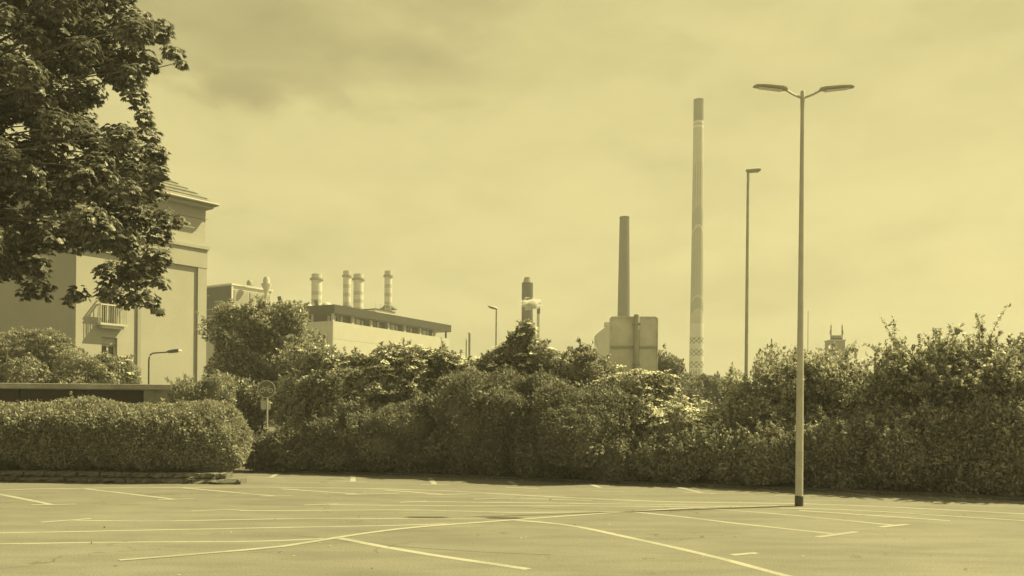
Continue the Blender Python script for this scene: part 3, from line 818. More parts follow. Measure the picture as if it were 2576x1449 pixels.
copies(b0, [(bx0 + .03 + (bx1 - bx0 - .06) * k / nb, 0.395, 0) for k in range(1, nb + 1)] + [(bx1 - .025, yy, 0) for yy in (.1, .2, .3)] + [(bx0 + .025, yy, 0) for yy in (.1, .2, .3)], slab)

# ================================================================== GARAGE
gy = 28.4
ga = at(-160, 965, gy); gb = at(438, 968, gy); gm = at(360, 980, gy)
gar = thing('garage', 'low flat roofed concrete garage between the hedge and the house', 'garage', (ga.x, gy, 0))
gw = gb.x - ga.x; gmx = gm.x - ga.x; gz = gb.z
part('roof_slab', 'concrete', gar, (-.1, -0.35, gz - 0.17), (gw + .05, 5.4, gz + 0.0), bevel=0.02)
part('wall', 'concrete', gar, (gmx, 0.05, 0), (gw - 0.62, 5.2, gz - 0.173))
part('wall', 'concrete', gar, (gw - 0.60, 0.02, 0), (gw - 0.02, 5.2, gz - 0.173))
part('wall', 'concrete', gar, (0, 4.9, 0), (gmx - .003, 5.2, gz - 0.173))
part('wall', 'concrete', gar, (0, 0.05, 0), (0.25, 4.897, gz - 0.173))
nd = 3
for k in range(nd):
    a = 0.28 + (gmx - .3) * k / nd; b = 0.28 + (gmx - .3) * (k + 1) / nd - 0.06
    dr = part('garage_door', 'concrete_dark', gar, (a, 0.55, 0), (b, 0.6, gz - 0.176))
    part('handle', 'galv', dr, ((a + b) / 2 - .06, 0.5, 0.9), ((a + b) / 2 + .06, 0.547, 0.94))

# ================================================================== LAMPS AND SIGNS
def rect_ring(c, w, h, ax=(0, 1, 0), up=(0, 0, 1), r=0.35):
    c = Vector(c); a = Vector(ax); u = Vector(up); out = []
    for sx, sz in ((-1, -r), (-r, -1), (r, -1), (1, -r), (1, r), (r, 1), (-r, 1), (-1, r)):
        out.append(c + a * (sx * w / 2) + u * (sz * h / 2))
    return out

# two armed car park lamp
pb = gnd(2010, 1273)
pt = at(2022, 229, pb.y).z
lamp2 = thing('lamp_post', 'tall two armed lamp post with dark foot, standing on the car park', 'lamp post', pb, 0, 'lamp posts')
MB().lathe([(0.073, 0.2), (0.070, 1.6), (0.052, 4.5), (0.036, pt - 0.42), (0.036, pt - 0.40), (0.040, pt - 0.30), (0.042, pt - 0.02), (0.034, pt)], 16).build('post', 'galv_light', lamp2, smooth=True)
MB().lathe([(0.080, -0.05), (0.080, 0.195), (0.074, 0.2)], 16).build('foot_sleeve', 'dark_metal', lamp2, smooth=True)
part('service_door', 'galv', lamp2, (-.03, -0.079, 0.75), (.03, -0.069, 1.05))
for s in (-1, 1):
    p0 = Vector((s * 0.03, 0, pt - 0.13)); p1 = Vector((s * 0.36, -0.05, pt + 0.015))
    arm = MB().tube([p0, p0.lerp(p1, .5) - Vector((0, 0, .015)), p1], [0.024, 0.022, 0.022], 8).build('arm', 'galv_light', lamp2)
    hd_ = MB()
    prof = [(0.30, 0.005, 0.05, 0.03), (0.33, 0.02, 0.14, 0.07), (0.40, 0.03, 0.20, 0.085), (0.70, 0.055, 0.21, 0.075), (0.90, 0.068, 0.18, 0.055), (0.96, 0.060, 0.11, 0.015)]
    rings = [rect_ring((s * x, -0.05, pt + z), w, h) for x, z, w, h in prof]
    hd_.loft(rings); ho = hd_.build('lamp_head', 'galv', lamp2, smooth=False)
    MB().loft([rect_ring((s * 0.42, -0.05, pt - 0.016), 0.15, 0.008), rect_ring((s * 0.86, -0.05, pt + 0.034), 0.13, 0.008)]).build('lens', 'lens', ho)

def mast_head(parent, x, y, z, dirx, L, w, h, m, tilt=0.10):
    rings = []
    for t, ww, hh in ((0, .35, .5), (.12, .8, .85), (.45, 1, 1), (.8, .95, .9), (.96, .7, .6), (1, .35, .25)):
        rings.append(rect_ring((x + dirx * L * t, y, z + tilt * L * t), w * ww, h * hh))
    o = MB().loft(rings).build('lamp_head', m, parent)
    MB().loft([rect_ring((x + dirx * L * t, y, z + tilt * L * t - h * 0.52), w * .6, h * .22) for t in (.35, .85)]).build('lens', 'lens', o)
    return o

Ys = 26.4
sb = at(1877, 1003, Ys); stp = at(1882, 434, Ys)
lamp1 = thing('lamp_post', 'single armed lamp post rising behind the shrubs, left of the two armed one', 'lamp post', (stp.x, Ys, 0), 0, 'lamp posts')
MB().lathe([(0.075, -0.05), (0.072, 2.2), (0.060, 2.25), (0.052, 5), (0.040, stp.z)], 14).build('post', 'galv_light', lamp1, smooth=True)
mast_head(lamp1, -0.06, 0, stp.z + 0.05, 1, 0.44, 0.20, 0.13, 'galv', 0.10)
sp_ = part('sign_plate', 'sign_back', lamp1, (-0.44, -0.11, 1.92), (0.46, -0.085, 2.19), bevel=0.012)

Yl = 58.0
lp = at(1249, 776, Yl)
lamp3 = thing('lamp_post', 'distant lamp post with head pointing left above the elders', 'lamp post', (lp.x, Yl, 0), 0, 'lamp posts')
MB().lathe([(0.085, -0.05), (0.075, 4), (0.055, lp.z)], 12).build('post', 'galv', lamp3, smooth=True)
mast_head(lamp3, 0.06, 0, lp.z - 0.02, -1, 0.62, 0.26, 0.18, 'galv', 0.28)

Ya = 32.0
a0_ = at(374, 960, Ya); a1_ = at(378, 900, Ya); a2_ = at(420, 886, Ya); a3_ = at(452, 881, Ya)
lamp4 = thing('lamp_post', 'small dark lamp with bent arm standing against the pale house wall', 'lamp post', (a0_.x, Ya, 0), 0, 'lamp posts')
zb = a2_.z
MB().tube([(0, 0, -0.05), (0, 0, zb - 0.35), (0.01, 0, zb - 0.2), (0.05, 0, zb - 0.1), (0.13, 0, zb - 0.045), (0.25, 0, zb - 0.03), (a2_.x - a0_.x, 0, zb)], [0.032, 0.028, .027, .026, .026, .025, 0.025], 10).build('post', 'dark_metal', lamp4, smooth=True)
ho = MB().loft([rect_ring((a2_.x - a0_.x - .03 + t * .46, 0, zb + .005 + t * .06), .2 * w, .13 * h) for t, w, h in ((0, .3, .3), (.2, .8, .8), (.5, 1, 1), (.85, 1, 1), (1, .9, .8))]).build('lamp_head', 'dark_metal', lamp4)
MB().loft([rect_ring((a2_.x - a0_.x + .433 + t * .1, 0, zb + .055), .16 * w, .09 * w) for t, w in ((0, 1), (.5, .9), (1, .4))]).build('lens', 'lens', ho)

# back of a large road sign
Yr = 27.5
tl, tr_, bl_ = at(1534, 793, Yr), at(1655, 800, Yr), at(1534, 945, Yr)
cx_ = (tl.x + tr_.x) / 2; sw = tr_.x - tl.x; z1_, z0_ = (tl.z + tr_.z) / 2, bl_.z - 0.25
road = thing('road_sign', 'large road sign seen from behind, grey panel on a thick post', 'sign', (cx_, Yr, 0), R(-3))
def rounded(w, z0, z1, r, y0, y1):
    pts = []
    for cx, cz, a0 in ((w / 2 - r, z1 - r, 0), (-w / 2 + r, z1 - r, 90), (-w / 2 + r, z0 + r, 180), (w / 2 - r, z0 + r, 270)):
        for k in range(5):
            a = R(a0 + k * 22.5); pts.append((cx + r * math.cos(a), cz + r * math.sin(a)))
    return MB().loft([[(x, y0, z) for x, z in pts], [(x, y1, z) for x, z in pts]])
pan = rounded(sw, z0_, z1_, 0.10, 0.04, 0.06).build('panel', 'sign_back', road)
fr = MB(); rim = []
def rr_pts(w, z0, z1, r):
    pts = []
    for cx, cz, a0 in ((w / 2 - r, z1 - r, 0), (-w / 2 + r, z1 - r, 90), (-w / 2 + r, z0 + r, 180), (w / 2 - r, z0 + r, 270)):
        for k in range(5):
            a = R(a0 + k * 22.5); pts.append((cx + r * math.cos(a), cz + r * math.sin(a)))
    return pts
o_, i_ = rr_pts(sw + .01, z0_ - .005, z1_ + .005, 0.105), rr_pts(sw - .05, z0_ + .03, z1_ - .03, 0.08)
n_ = len(o_)
vs_ = [(x, -0.005, z) for x, z in o_] + [(x, -0.005, z) for x, z in i_] + [(x, 0.045, z) for x, z in o_] + [(x, 0.038, z) for x, z in i_]
fs_ = []
for k in range(n_):
    j = (k + 1) % n_
    fs_ += [(k, j, n_ + j, n_ + k), (k, 2 * n_ + k, 2 * n_ + j, j), (n_ + k, n_ + j, 3 * n_ + j, 3 * n_ + k)]
MB().add(vs_, fs_).build('rim', 'sign_back', pan)
zc = (z0_ + 0.25 + z1_) / 2 - 0.02
part('brace', 'galv', pan, (-sw / 2 + .04, -0.01, zc - 0.03), (-0.003, 0.037, zc + 0.03))
part('brace', 'galv', pan, (0.18, -0.01, zc - 0.03), (sw / 2 - .04, 0.037, zc + 0.03))
MB().lathe([(0.085, -0.05), (0.085, z1_ + 0.05), (0.080, z1_ + 0.055)], 16, (0.08, -0.09)).build('post', 'galv', road, smooth=True)
for zz in (z1_ - 0.25, z0_ + 0.6):
    part('clamp', 'galv', road, (-0.03, -0.185, zz), (0.19, 0.03, zz + 0.05))
MB().lathe([(0.03, -0.05), (0.03, z0_ + 0.3)], 10, (sw / 2 + 0.02, 0.09)).build('side_leg', 'galv', road)

# bicycle sign
Yk = 29.6
bc = at(670, 979, Yk)
bike = thing('bicycle_sign', 'round bicycle sign with small plate below on a thin pole', 'sign', (bc.x, Yk, 0))
MB().lathe([(0.032, -0.05), (0.032, bc.z + 0.28)], 10, (0.02, 0.05)).build('pole', 'galv', bike)
def disc(r, y0, y1, c, n=40):
    return MB().loft([[(c[0] + r * math.cos(2 * math.pi * k / n), y, c[1] + r * math.sin(2 * math.pi * k / n)) for k in range(n)] for y in (y0, y1)])
def ring2(r0, r1, y0, y1, c, n=32):
    m = MB(); A = [[(c[0] + r * math.cos(2 * math.pi * k / n), y, c[1] + r * math.sin(2 * math.pi * k / n)) for k in range(n)] for r, y in ((r0, y0), (r1, y0), (r1, y1), (r0, y1))]
    return m.loft(A + [A[0]], cap=False)
fc = disc(0.30, 0.0, 0.012, (0, bc.z)).build('sign_face', 'sign_blue', bike)
ring2(0.272, 0.298, -0.004, -0.001, (0, bc.z)).build('border', 'sign_white', fc)
def seg(a, b, w, m):
    a, b = Vector((a[0], 0, a[1])), Vector((b[0], 0, b[1])); d = (b - a).normalized(); n = Vector((-d.z, 0, d.x)) * w / 2
    q = [a - n, b - n, b + n, a + n]
    m.add([(p.x, -0.004, p.z + bc.z) for p in q] + [(p.x, -0.001, p.z + bc.z) for p in q], [(0, 1, 2, 3), (4, 7, 6, 5), (0, 4, 5, 1), (1, 5, 6, 2), (2, 6, 7, 3), (3, 7, 4, 0)])
ring2(0.060, 0.085, -0.004, -0.001, (-0.135, bc.z - 0.045), 24).build('wheel_symbol', 'sign_white', fc)
ring2(0.060, 0.085, -0.004, -0.001, (0.135, bc.z - 0.045), 24).build('wheel_symbol', 'sign_white', fc)
bs = MB()
for a, b in (((-.135, -.045), (-.09, .085)), ((-.09, .085), (-.125, .095)), ((-.10, .05), (.06, .05)), ((-.095, .045), (.02, -.055)), ((.02, -.055), (.085, .10)), ((.135, -.045), (.06, .05)), ((.02, -.055), (.135, -.045)), ((.05, .105), (.12, .105))):
    seg(a, b, 0.024, bs)
bs.build('frame_symbol', 'sign_white', fc)
part('small_plate', 'sign_back', bike, (-0.20, 0.085, bc.z - 0.68), (0.11, 0.10, bc.z - 0.38))

# ================================================================== PLANT BUILDING
K = at(838, 800, 130.0)
pang = math.atan2(.88, .47)
plant = thing('plant_building', 'long flat roofed plant building with dark fascia and strip of windows', 'building', (K.x, K.y, 0), pang)
WT = 1.65 + (1050 - 811) / F * 130; FB = 1.65 + (1050 - 791) / F * 130; FT = 1.65 + (1050 - 770) / F * 130
PL, PD = 32.0, 22.0
part('core_wall', 'far_wall', plant, (0.15, 0.15, 0), (PL - 0.15, PD, WT - 0.02))
# cladding: narrow upright panels on the side, wide panels on the long face
pw = 1.08; nps = int(PD / pw)
p0 = part('panel', 'plant_panel_side', plant, (0, 0.02, 0), (0.145, pw - 0.02, WT)); 
copies(p0, [(0, pw * k, 0) for k in range(1, nps)], plant)
lw, lh = 4.0, WT / 6
l0 = part('panel', 'plant_panel', plant, (0.01, -0.0, 0.012), (lw - 0.01, 0.145, lh - 0.012)); l0.location = (0.147, 0, 0)
copies(l0, [(0.147 + lw * i * 0.994, 0, lh * j) for i in range(8) for j in range(6) if i or j], plant)
# roof with fascia
part('roof', 'roof_sheet', plant, (0.1, 0.1, FB + 0.05), (PL - 0.1, PD, FT - 0.12))
fs = part('fascia', 'fascia', plant, (-0.15, -0.35, FB), (PL, 0.097, FT))
part('fascia', 'fascia_front', plant, (-0.15, 0.10, FB), (0.097, PD, FT))
part('fascia', 'fascia', plant, (PL - 0.097, 0.10, FB), (PL, PD, FT))
# recessed storey
EXT = 28.0
part('recess_wall', 'plant_dark', plant, (1.2, 1.0, WT), (EXT, PD - 1, FB + 0.04))
cols = [0.35] + [0.35 + 4.55 * k for k in range(1, 7)]
c0 = part('column', 'plant_panel', plant, (-.17, -.17, WT), (.17, .17, FB - 0.003)); c0.location = (cols[0], 0.35, 0)
copies(c0, [(x, 0.35, 0) for x in cols[1:]], plant)
part('column', 'plant_dark', plant, (PL - 0.85, 0.2, WT), (PL - 0.6, 0.45, FB - 0.003))
part('column', 'plant_dark', plant, (EXT + .003, 0.6, WT), (EXT + .25, 0.9, FB - 0.003))
rb = random.Random(9)
for k in range(6):
    x = cols[k] + 0.45
    for w, kind in ((0.95, 'blind'), (0.25, None), (0.95, 'blind') if k % 2 else (0.45, 'glass'), (0.3, None), (0.45, 'blind'), (0.2, None), (0.3, 'glass')):
        if kind: part('window_panel', kind, plant, (x, 0.90, WT + 0.02), (x + w, 0.99, FB - rb.uniform(.1, .3)))
        x += w + 0.03
for y, w, kind in ((1.5, 0.5, 'blind'), (4.6, .25, 'blind'), (8.2, 0.9, 'blind'), (9.3, 2, 'glass')):
    part('window_panel', kind, plant, (1.08, y, WT + 0.02), (1.19, y + w, FB - .2))
c2 = part('column', 'plant_panel', plant, (-.15, -.15, WT), (.15, .15, FB - 0.003)); c2.location = (0.4, 4.2, 0)
copies(c2, [(0.4, 4.2 * k, 0) for k in (2, 3, 4)], plant)
# things on the roof
rt = thing('roof_housing', 'pale box shaped housing on the plant roof below the right stack', 'roof housing', plant.matrix_basis @ Vector((17.5, 3.5, FT - 0.12)), pang)
part('wall', 'roof_sheet', rt, (-2.6, 0, 0), (2.6, 3, 1.25)); part('cap', 'fascia', rt, (-2.75, -.15, 1.253), (2.75, 3.15, 1.40))
ra = MB()
for x in (-2.7, -1.3, 0, 1.3, 2.7): ra.box((x - .03, -.12, 1.403), (x + .03, -.06, 2.3))
ra.box((-2.7, -.11, 2.303), (2.7, -.07, 2.34)); ra.build('guard_rail', 'galv', rt)
for i, (px, py, yy, lab) in enumerate(((708, 757, 132, 'dark tilted roof hatch at the far left of the plant roof'), (800, 755, 136, 'dark tilted roof hatch in front of the leftmost striped stack'))):
    c = at(px, py + 10, yy)
    q = thing('roof_hatch', lab, 'roof hatch', (c.x, yy, FT - 0.12), 0, 'hatches on the plant roof')
    hz = c.z - FT + .12
    m_ = Matrix.Rotation(R(-14), 4, 'Y')
    MB().box((-.26, -.1, 0.15), (.26, .1, 1.55), m_).build('flap', 'dark_metal', q)
    MB().box((-.35, -.3, 0), (.35, .3, 0.18)).build('frame', 'roof_sheet', q)
for i, (px, w, h, lab) in enumerate(((778, 0.7, .55, 'low domed vent on the plant roof left of the stack'), (822, 1.0, .9, 'low domed vent on the plant roof near its corner'))):
    c = at(px, 768, 133.5)
    q = MB().lathe([(w * .9, 0), (w * .9, h * .25), (w * .75, h * .6), (w * .45, h * .9), (w * .1, h)], 16).build('roof_vent', 'roof_sheet', None, smooth=True)
    q.location = (c.x, 133.5, FT - 0.12); tag(q, lab, 'roof vent', 'domed vents on the plant roof')

# building with rooftop plant room to the left
K2 = at(583, 720, 150.0)
pr = thing('plant_room_building', 'taller building behind the big bush with louvred plant room on top', 'building', (K2.x, K2.y, 0), math.atan2(.84, .54))
Z2t = K2.z + 0.5
part('wall', 'far_wall', pr, (0.1, 0.1, 0), (11.5, 12, Z2t - 5.8))
part('plant_room', 'plant_panel', pr, (0.12, 0.12, Z2t - 5.8), (8.8, 9, Z2t - .3))
part('corner_post', 'plant_panel_side', pr, (-.05, -.05, Z2t - 5.8), (0.30, 0.1, Z2t - .3))
part('roof_edge', 'plant_panel_side', pr, (-.15, -.15, Z2t - .297), (9.0, 9.2, Z2t))
for a, b in ((0.5, 3.6), (3.95, 5.2), (5.55, 8.5)):
    lv = part('louvre', 'stack_mid', pr, (a, 0.0, Z2t - 5.4), (b, 0.117, Z2t - 1.0))
    s0 = MB().add([(a + .04, -0.035, 0), (b - .04, -0.035, 0), (b - .04, -0.003, 0.30), (a + .04, -0.003, 0.30)], [(0, 1, 2, 3)]).build('slat', 'stack_mid', lv); s0.location = (0, 0, Z2t - 5.2)
    copies(s0, [(0, 0, Z2t - 5.2 + .34 * k) for k in range(1, 12)], lv)
part('dark_screen', 'stack_dark', pr, (0.0, 0.3, Z2t - 5.7), (0.117, 8.9, Z2t - .4))  # near-black sheet over this face, with dark and paler boards on it
rz_ = random.Random(5)
for k in range(12):
    y_ = rz_.uniform(.5, 6.5); z_0 = Z2t - 5.4 + .4 * k
    part('screen_board', 'fascia' if k % 3 else 'stack_mid', pr, (-0.05, y_, z_0), (-0.003, y_ + rz_.uniform(1, 2.3), z_0 + rz_.uniform(.12, .3)))
q = MB().lathe([(.5, 0), (.5, .45), (.42, .7), (.2, .9), (.05, .95)], 16).build('roof_cowl', 'stack_mid', None, smooth=True)
cc = at(628, 715, 152); q.location = (cc.x, 152, Z2t); tag(q, 'small round cowl on top of the louvred plant room', 'roof cowl')
vp = at(668, 758, 140)
vn = thing('exhaust_pipe', 'bent exhaust pipe with flared funnel beside the louvred plant room', 'exhaust pipe', (vp.x, 140, 0))
zz = vp.z
MB().tube([(0, 0, -.05), (0, 0, zz + .3)], 0.16, 10).build('support', 'galv', vn)
MB().tube([(-1.3, 0, zz + .35), (-.7, 0, zz + .3), (-.15, 0, zz + .55), (.1, 0, zz + 1.0), (.12, 0, zz + 1.5)], [.34, .34, .34, .34, .34], 12).build('bend', 'galv', vn, smooth=True)
MB().lathe([(.36, zz + 1.5), (.42, zz + 1.75), (.82, zz + 2.6), (.82, zz + 2.75)], 16, (.12, 0)).build('funnel', 'galv', vn, smooth=True)
MB().lathe([(.50, zz + 2.78), (.55, zz + 3.3), (.38, zz + 3.8)], 16, (.12, 0)).build('cap', 'roof_sheet', vn, smooth=True)

# striped stacks
STG = 'pale striped stacks behind the plant building'
for i, (px, w, yt, Y, lab) in enumerate(((797, 26, 690, 186, 'thick striped stack, leftmost of the four pale stacks'), (873, 19, 682, 192, 'slim striped stack close beside a thick one, second from left'),
                                        (902, 25, 690, 186, 'thick striped stack, third of the four pale stacks from left'), (977, 19, 682, 192, 'slim striped stack standing alone over the roof housing'))):
    c = at(px, yt, Y); r = w / 2 / F * Y; H = c.z
    u = Y / F
    st = thing('striped_stack', lab, 'stack', (c.x, Y, 0), 0, STG)
    thick = i in (0, 2)
    bands = []
    u = Y / F
    z = H - (44 if thick else 34) * u
    while z > H - 130 * u:
        bands.append((z - 9 * u, z, 0.36)); z -= (20 if thick else 22) * u
    mt = banded('stack_paint_%d' % i, (0.52, bands + [(H - 12 * u, H + 1, 0.40)]))
    MB().lathe([(r * 1.02, 0), (r, H - 10 * u), (r, H)], 24).build('shaft', mt, st, smooth=True)
    MB().lathe([(r * .9, H - 15.5 * u), (r * 1.30, H - 15 * u), (r * 1.32, H - 10.5 * u), (r * .9, H - 10 * u)], 24).build('collar', 'stack_mid', st)
    if not thick:
        zz = at(px, 778, Y).z
        MB().lathe([(r * .9, zz + .9), (r * 1.9, zz + .15), (r * 2.5, zz), (r * .9, zz + .35)], 24).build('weather_skirt', 'fascia', st)

# dark banded chimney and its thin neighbour, with steam
Yd = 205.0
c = at(1327, 698, Yd); u = Yd / F
dk = thing('banded_chimney', 'black chimney with pale tapered cap and white steam across it', 'chimney', (c.x, Yd, 0))
MB().lathe([(14.6 * u, 0), (14 * u, c.z - 16 * u), (14 * u, c.z - 14 * u)], 24).build('shaft', 'stack_dark', dk, smooth=True)
MB().lathe([(11.5 * u, c.z - 13.9 * u), (8 * u, c.z - 1 * u), (8 * u, c.z)], 24).build('cap', 'stack_mid', dk, smooth=True)
c2_ = at(1355, 762, 200.0); u2 = 200 / F
tn = thing('thin_chimney', 'thin pale chimney with dark tip right of the black one', 'chimney', (c2_.x, 200, 0))
MB().lathe([(4.4 * u2, 0), (4.2 * u2, c2_.z - 28 * u2)], 16).build('shaft', 'stack_pale', tn, smooth=True)
MB().lathe([(4.25 * u2, c2_.z - 27.9 * u2), (4.2 * u2, c2_.z)], 16).build('tip', 'fascia', tn, smooth=True)
# steam puff drifting left from the thin chimney
sm = bpy.data.materials.new('steam'); sm.use_nodes = True; sn = sm.node_tree; sn.nodes.clear(); h = G(sn)
tc = h.n('ShaderNodeTexCoord').outputs['Object']
ln = h.n('ShaderNodeVectorMath', operation='LENGTH'); wn = h.n('ShaderNodeTexNoise'); h.put(wn.inputs['Vector'], h.mapping(tc, (1.5, 1, 2.2))); wn.inputs['Scale'].default_value = 1.5; wn.inputs['Detail'].default_value = 4
wa = h.n('ShaderNodeVectorMath', operation='MULTIPLY_ADD'); h.put(wa.inputs[0], wn.outputs['Color']); wa.inputs[1].default_value = (1.1, 1.1, 1.3); wa.inputs[2].default_value = (-.55, -.55, -.65)
wb = h.n('ShaderNodeVectorMath', operation='ADD'); h.put(wb.inputs[0], tc); h.put(wb.inputs[1], wa.outputs[0])
h.put(ln.inputs[0], h.mapping(wb.outputs[0], (1.0, 1.0, 1.35)))
edge = h.n('ShaderNodeVectorMath', operation='LENGTH'); h.put(edge.inputs[0], tc)
fall = h.m('MULTIPLY', h.ramp(ln.outputs['Value'], 0.85, 0.25), h.ramp(edge.outputs['Value'], 1.0, 0.7))
den = h.m('MULTIPLY', fall, h.ramp(h.noise(h.mapping(tc, (2.2, 2.0, 3.0)), 1.3, 5, 0.65), 0.25, 0.5))
pv = h.n('ShaderNodeVolumePrincipled'); h.put(pv.inputs['Density'], h.m('MULTIPLY', den, 5.0)); pv.inputs['Color'].default_value = (1, 1, 1, 1)
so = h.n('ShaderNodeOutputMaterial'); sn.links.new(pv.outputs[0], so.inputs['Volume'])
me = bpy.data.meshes.new('steam'); me.from_pydata([tuple(v) for v in ICO_V], [], [tuple(int(i) for i in f) for f in ICO_F]); me.materials.append(sm)
so_ = bpy.data.objects.new('steam', me); link(so_); p_ = at(1335, 765, 199.0)
so_.location = p_; so_.scale = (3.3, 2.0, 2.2)
tag(so_, 'white steam puff drifting in front of the black chimney', 'steam', None, 'stuff')

# dark brick chimney
Yb_ = 250.0; c = at(1571, 546, Yb_); u = Yb_ / F
bc_ = thing('brick_chimney', 'dark brick chimney rising behind the road sign', 'chimney', (c.x, Yb_, 0))
MB().lathe([(18 * u, 0), (15.5 * u, c.z - 250 * u), (12.2 * u, c.z - 2.5 * u)], 28).build('shaft', 'brick_dark', bc_, smooth=True)
MB().lathe([(12.8 * u, c.z - 2.4 * u), (12.8 * u, c.z), (10.5 * u, c.z + .1)], 28).build('crown_ring', 'brick_dark', bc_)

# tall painted chimney
Yp = 300.0; c = at(1757.5, 251, Yp); u = Yp / F; H = c.z
tall = thing('painted_chimney', 'very tall pale chimney with dark top and chequered bands at its foot', 'chimney', (c.x, Yp, 0))
pm = bpy.data.materials.new('painted_chimney'); pm.use_nodes = True
h = G(pm.node_tree); b = pm.node_tree.nodes['Principled BSDF']
tc = h.n('ShaderNodeTexCoord').outputs['Object']; x_, y_, z_ = h.sep(tc)
ang = h.m('ARCTAN2', y_, x_)
def zy(y): return H - (y - 251) * u
def band(lo, hi): return h.m('MULTIPLY', h.m('GREATER_THAN', z_, lo), h.m('LESS_THAN', z_, hi))
def over(c, f, v): return h.m('ADD', h.m('MULTIPLY', c, h.m('SUBTRACT', 1.0, f)), h.m('MULTIPLY', f, v))
val = h.m('ADD', 0.34, 0.0)
# stripes in the middle, ending in slanted waves
wave = h.m('ADD', z_, h.m('MULTIPLY', h.m('SINE', h.m('MULTIPLY', ang, 1.0)), 3.0))
def wband(lo, hi): return h.m('MULTIPLY', h.m('GREATER_THAN', wave, lo), h.m('LESS_THAN', wave, hi))
val = over(val, wband(zy(765), zy(545)), 0.24)
st_ = h.m('GREATER_THAN', h.m('SINE', h.m('MULTIPLY', ang, 13.0)), 0.1)
val = over(val, h.m('MULTIPLY', wband(zy(745), zy(430)), st_), 0.19)
val = over(val, wband(zy(597), zy(588)), 0.36)
val = over(val, wband(zy(800), zy(772)), 0.21)
val = over(val, h.m('LESS_THAN', z_, zy(815)), 0.46)
cell = h.m('FLOOR', h.m('MULTIPLY', ang, 16 / (2 * math.pi)))
row = h.m('FLOOR', h.m('DIVIDE', z_, 5.4 * u))
chk = h.m('GREATER_THAN', h.m('FRACT', h.m('MULTIPLY', h.m('ADD', cell, row), 0.5)), 0.25)
for a, b_ in ((849, 865), (879, 896), (910, 927)):
    f = h.m('MULTIPLY', band(zy(b_), zy(a)), chk); val = over(val, f, 0.05)
leg = h.m('MULTIPLY', h.m('LESS_THAN', z_, zy(929)), h.m('GREATER_THAN', h.m('SINE', h.m('MULTIPLY', ang, 17.0)), 0.2)); val = over(val, leg, 0.16)
val = over(val, band(zy(323), zy(306)), 0.50)
val = over(val, h.m('MULTIPLY', band(zy(317), zy(312)), h.m('GREATER_THAN', h.m('SINE', h.m('MULTIPLY', ang, 17.0)), -0.3)), 0.08)
val = over(val, h.m('GREATER_THAN', z_, zy(306)), 0.055)
val = h.m('MULTIPLY', val, h.ramp(h.noise(tc, 0.25, 4, 0.6), 0.3, 0.7, 0.93, 1.07))
h.put(b.inputs['Base Color'], h.mix(1.0, (1, 0.985, 0.93), val, 'MULTIPLY')); b.inputs['Roughness'].default_value = 0.85
MB().lathe([(20.5 * u, 0), (18 * u, zy(930)), (16.5 * u, zy(800)), (14.5 * u, zy(620)), (13.2 * u, zy(420)), (12.6 * u, zy(300)), (12.4 * u, H - .6)], 40).build('shaft', pm, tall, smooth=True)
MB().lathe([(12.7 * u, H - .59), (12.7 * u, H), (11.4 * u, H + .05)], 40).build('rim', 'brick_dark', tall)

# thin masts left of the lamp
for i, (px, yt, r, lab) in enumerate(((1181, 838, 2.6, 'thicker of two far masts right of the plant building'), (1173, 852, 1.4, 'thinner of two far masts right of the plant building'))):
    c = at(px, yt, 220.0); uu = 220 / F
    q = thing('far_mast', lab, 'mast', (c.x, 220, 0), 0, 'far masts beside the plant building')
    MB().lathe([(r * uu, 0), (r * uu, c.z - 6 * uu), (r * uu * .6, c.z - 5 * uu), (r * uu * .6, c.z)], 10).build('pole', 'fascia', q)
    if i == 0: MB().lathe([(3.4 * uu, c.z - 4 * uu), (4.2 * uu, c.z - 1 * uu), (2 * uu, c.z + 2 * uu)], 10).build('lantern', 'stack_mid', q)

# pale block behind the road sign
c = at(1505, 830, 200.0); d = at(1600, 815, 200.0)
pbk = thing('pale_block', 'pale faded building half hidden behind the road sign', 'building', (c.x, 200, 0), 0)
wx = d.x - c.x
MB().loft([[(0, 0, 0), (0, 0, c.z - .6), (2.0, 0, c.z + 1.0), (wx, 0, c.z + 1.0), (wx, 0, 0)], [(0, 9, 0), (0, 9, c.z - .6), (2.0, 9, c.z + 1.0), (wx, 9, c.z + 1.0), (wx, 9, 0)]]).build('wall', 'far_wall', pbk)
part('roof_box', 'far_wall', pbk, (1.6, 1, c.z + 1.003), (3.4, 3, c.z + 1.9))

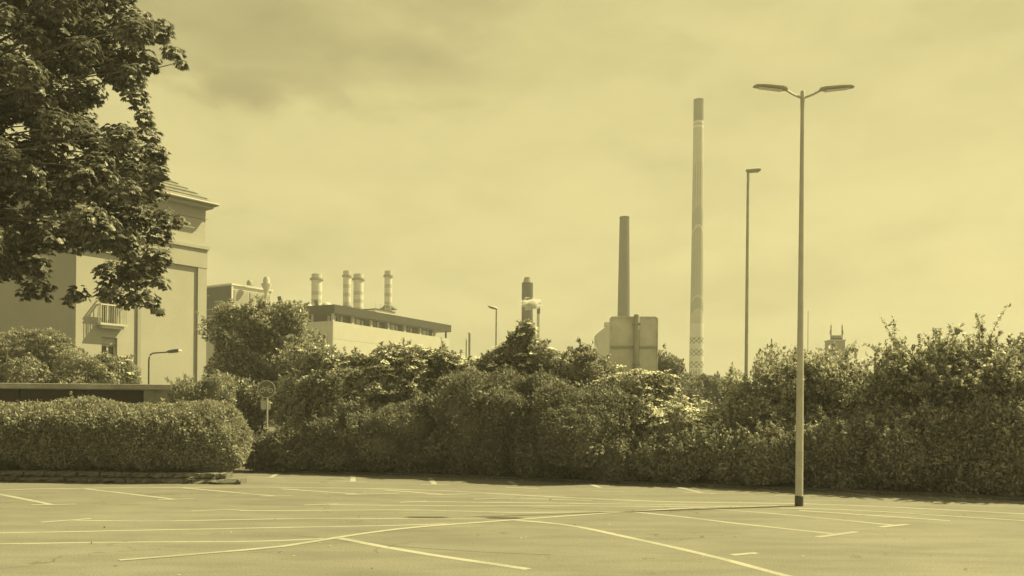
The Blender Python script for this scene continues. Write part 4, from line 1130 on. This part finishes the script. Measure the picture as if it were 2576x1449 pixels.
# far rooftop with two antenna posts
Yq = 170.0; uq = Yq / F
a = at(2090, 856, Yq); b = at(2126, 856, Yq)
an = thing('antenna_building', 'grey rooftop block with two antenna posts beyond the right shrubs', 'building', (a.x, Yq, 0), 0)
wq = b.x - a.x
part('wall', 'stack_mid', an, (0, 0, 0), (wq, 3.2, a.z - .1)); part('parapet', 'roof_sheet', an, (-.12, -.12, a.z - .097), (wq + .12, 3.3, a.z + .15))
part('hatch', 'fascia', an, (.25, -.05, a.z - 1.6), (.7, -.003, a.z - .7))
for x in (.12, wq - .5):
    po = MB().box((x - .08, .2, a.z + .153), (x + .08, .36, a.z + 2.9)).build('antenna_post', 'fascia', an)
    s_ = -1 if x < 1 else 1
    MB().box((x + s_ * .12 - .09, .16, a.z + 1.1), (x + s_ * .12 + .09, .4, a.z + 2.0)).build('antenna_panel', 'stack_mid', po)
    MB().box((x - .03, .25, a.z + 2.903), (x + .03, .31, a.z + 3.4)).build('rod', 'galv', po)
part('cross_beam', 'fascia', an, (.2, .2, a.z + .2), (wq - .6, .34, a.z + .42))
part('equipment', 'stack_mid', an, (.3, .5, a.z + .153), (wq - .6, .9, a.z + 1.0))
an2 = thing('roof_gantry', 'small dark frame on the far roof right of the antenna posts', 'gantry', (b.x + .3, Yq, 0))
MB().box((0, 0, 0), (2.6, 2.5, a.z - 4.2)).build('block', 'fascia', an2)
for x in (.5, 2.0): part('post', 'fascia', an2, (x, 1, a.z - 4.197), (x + .35, 1.3, a.z - 2.0))
part('beam', 'fascia', an2, (-.1, .9, a.z - 1.997), (2.6, 1.5, a.z - 1.5))
c = at(2033, 782, 240.0)
q = thing('far_mast', 'hair thin mast just right of the two armed lamp post', 'mast', (c.x, 240, 0), 0, None)
MB().lathe([(.16, 0), (.10, c.z)], 8).build('pole', 'galv', q); MB().lathe([(.2, 0), (.2, 2)], 8).build('base', 'galv', q)
c = at(1941, 852, 260.0)
q = thing('church_spire', 'faint pointed spire just showing over the shrubs between the lamp posts', 'spire', (c.x, 260, 0))
MB().lathe([(2.2, 0), (2.2, c.z - 5.6)], 8).build('tower', 'stack_mid', q); MB().lathe([(1.6, c.z - 5.59), (.75, c.z - 3.6), (.55, c.z - 3)], 8).build('spire', 'stack_mid', q)
MB().lathe([(.28, c.z - 2.99), (.2, c.z)], 8).build('finial', 'fascia', q)
c = at(1693, 900, 240.0)

# ================================================================== HAZE
hz = bpy.data.materials.new('haze'); hz.use_nodes = True; hn_ = hz.node_tree; hn_.nodes.clear(); h = G(hn_)
pv = h.n('ShaderNodeVolumePrincipled'); pv.inputs['Density'].default_value = 0.0008
pv.inputs['Color'].default_value = (0.96, 0.96, 0.96, 1); pv.inputs['Anisotropy'].default_value = 0.1
ho_ = h.n('ShaderNodeOutputMaterial'); hn_.links.new(pv.outputs[0], ho_.inputs['Volume'])
hb_ = MB().box((-460, -45, -1.05), (460, 430, 112)).build('haze', hz); tag(hb_, kind='stuff')
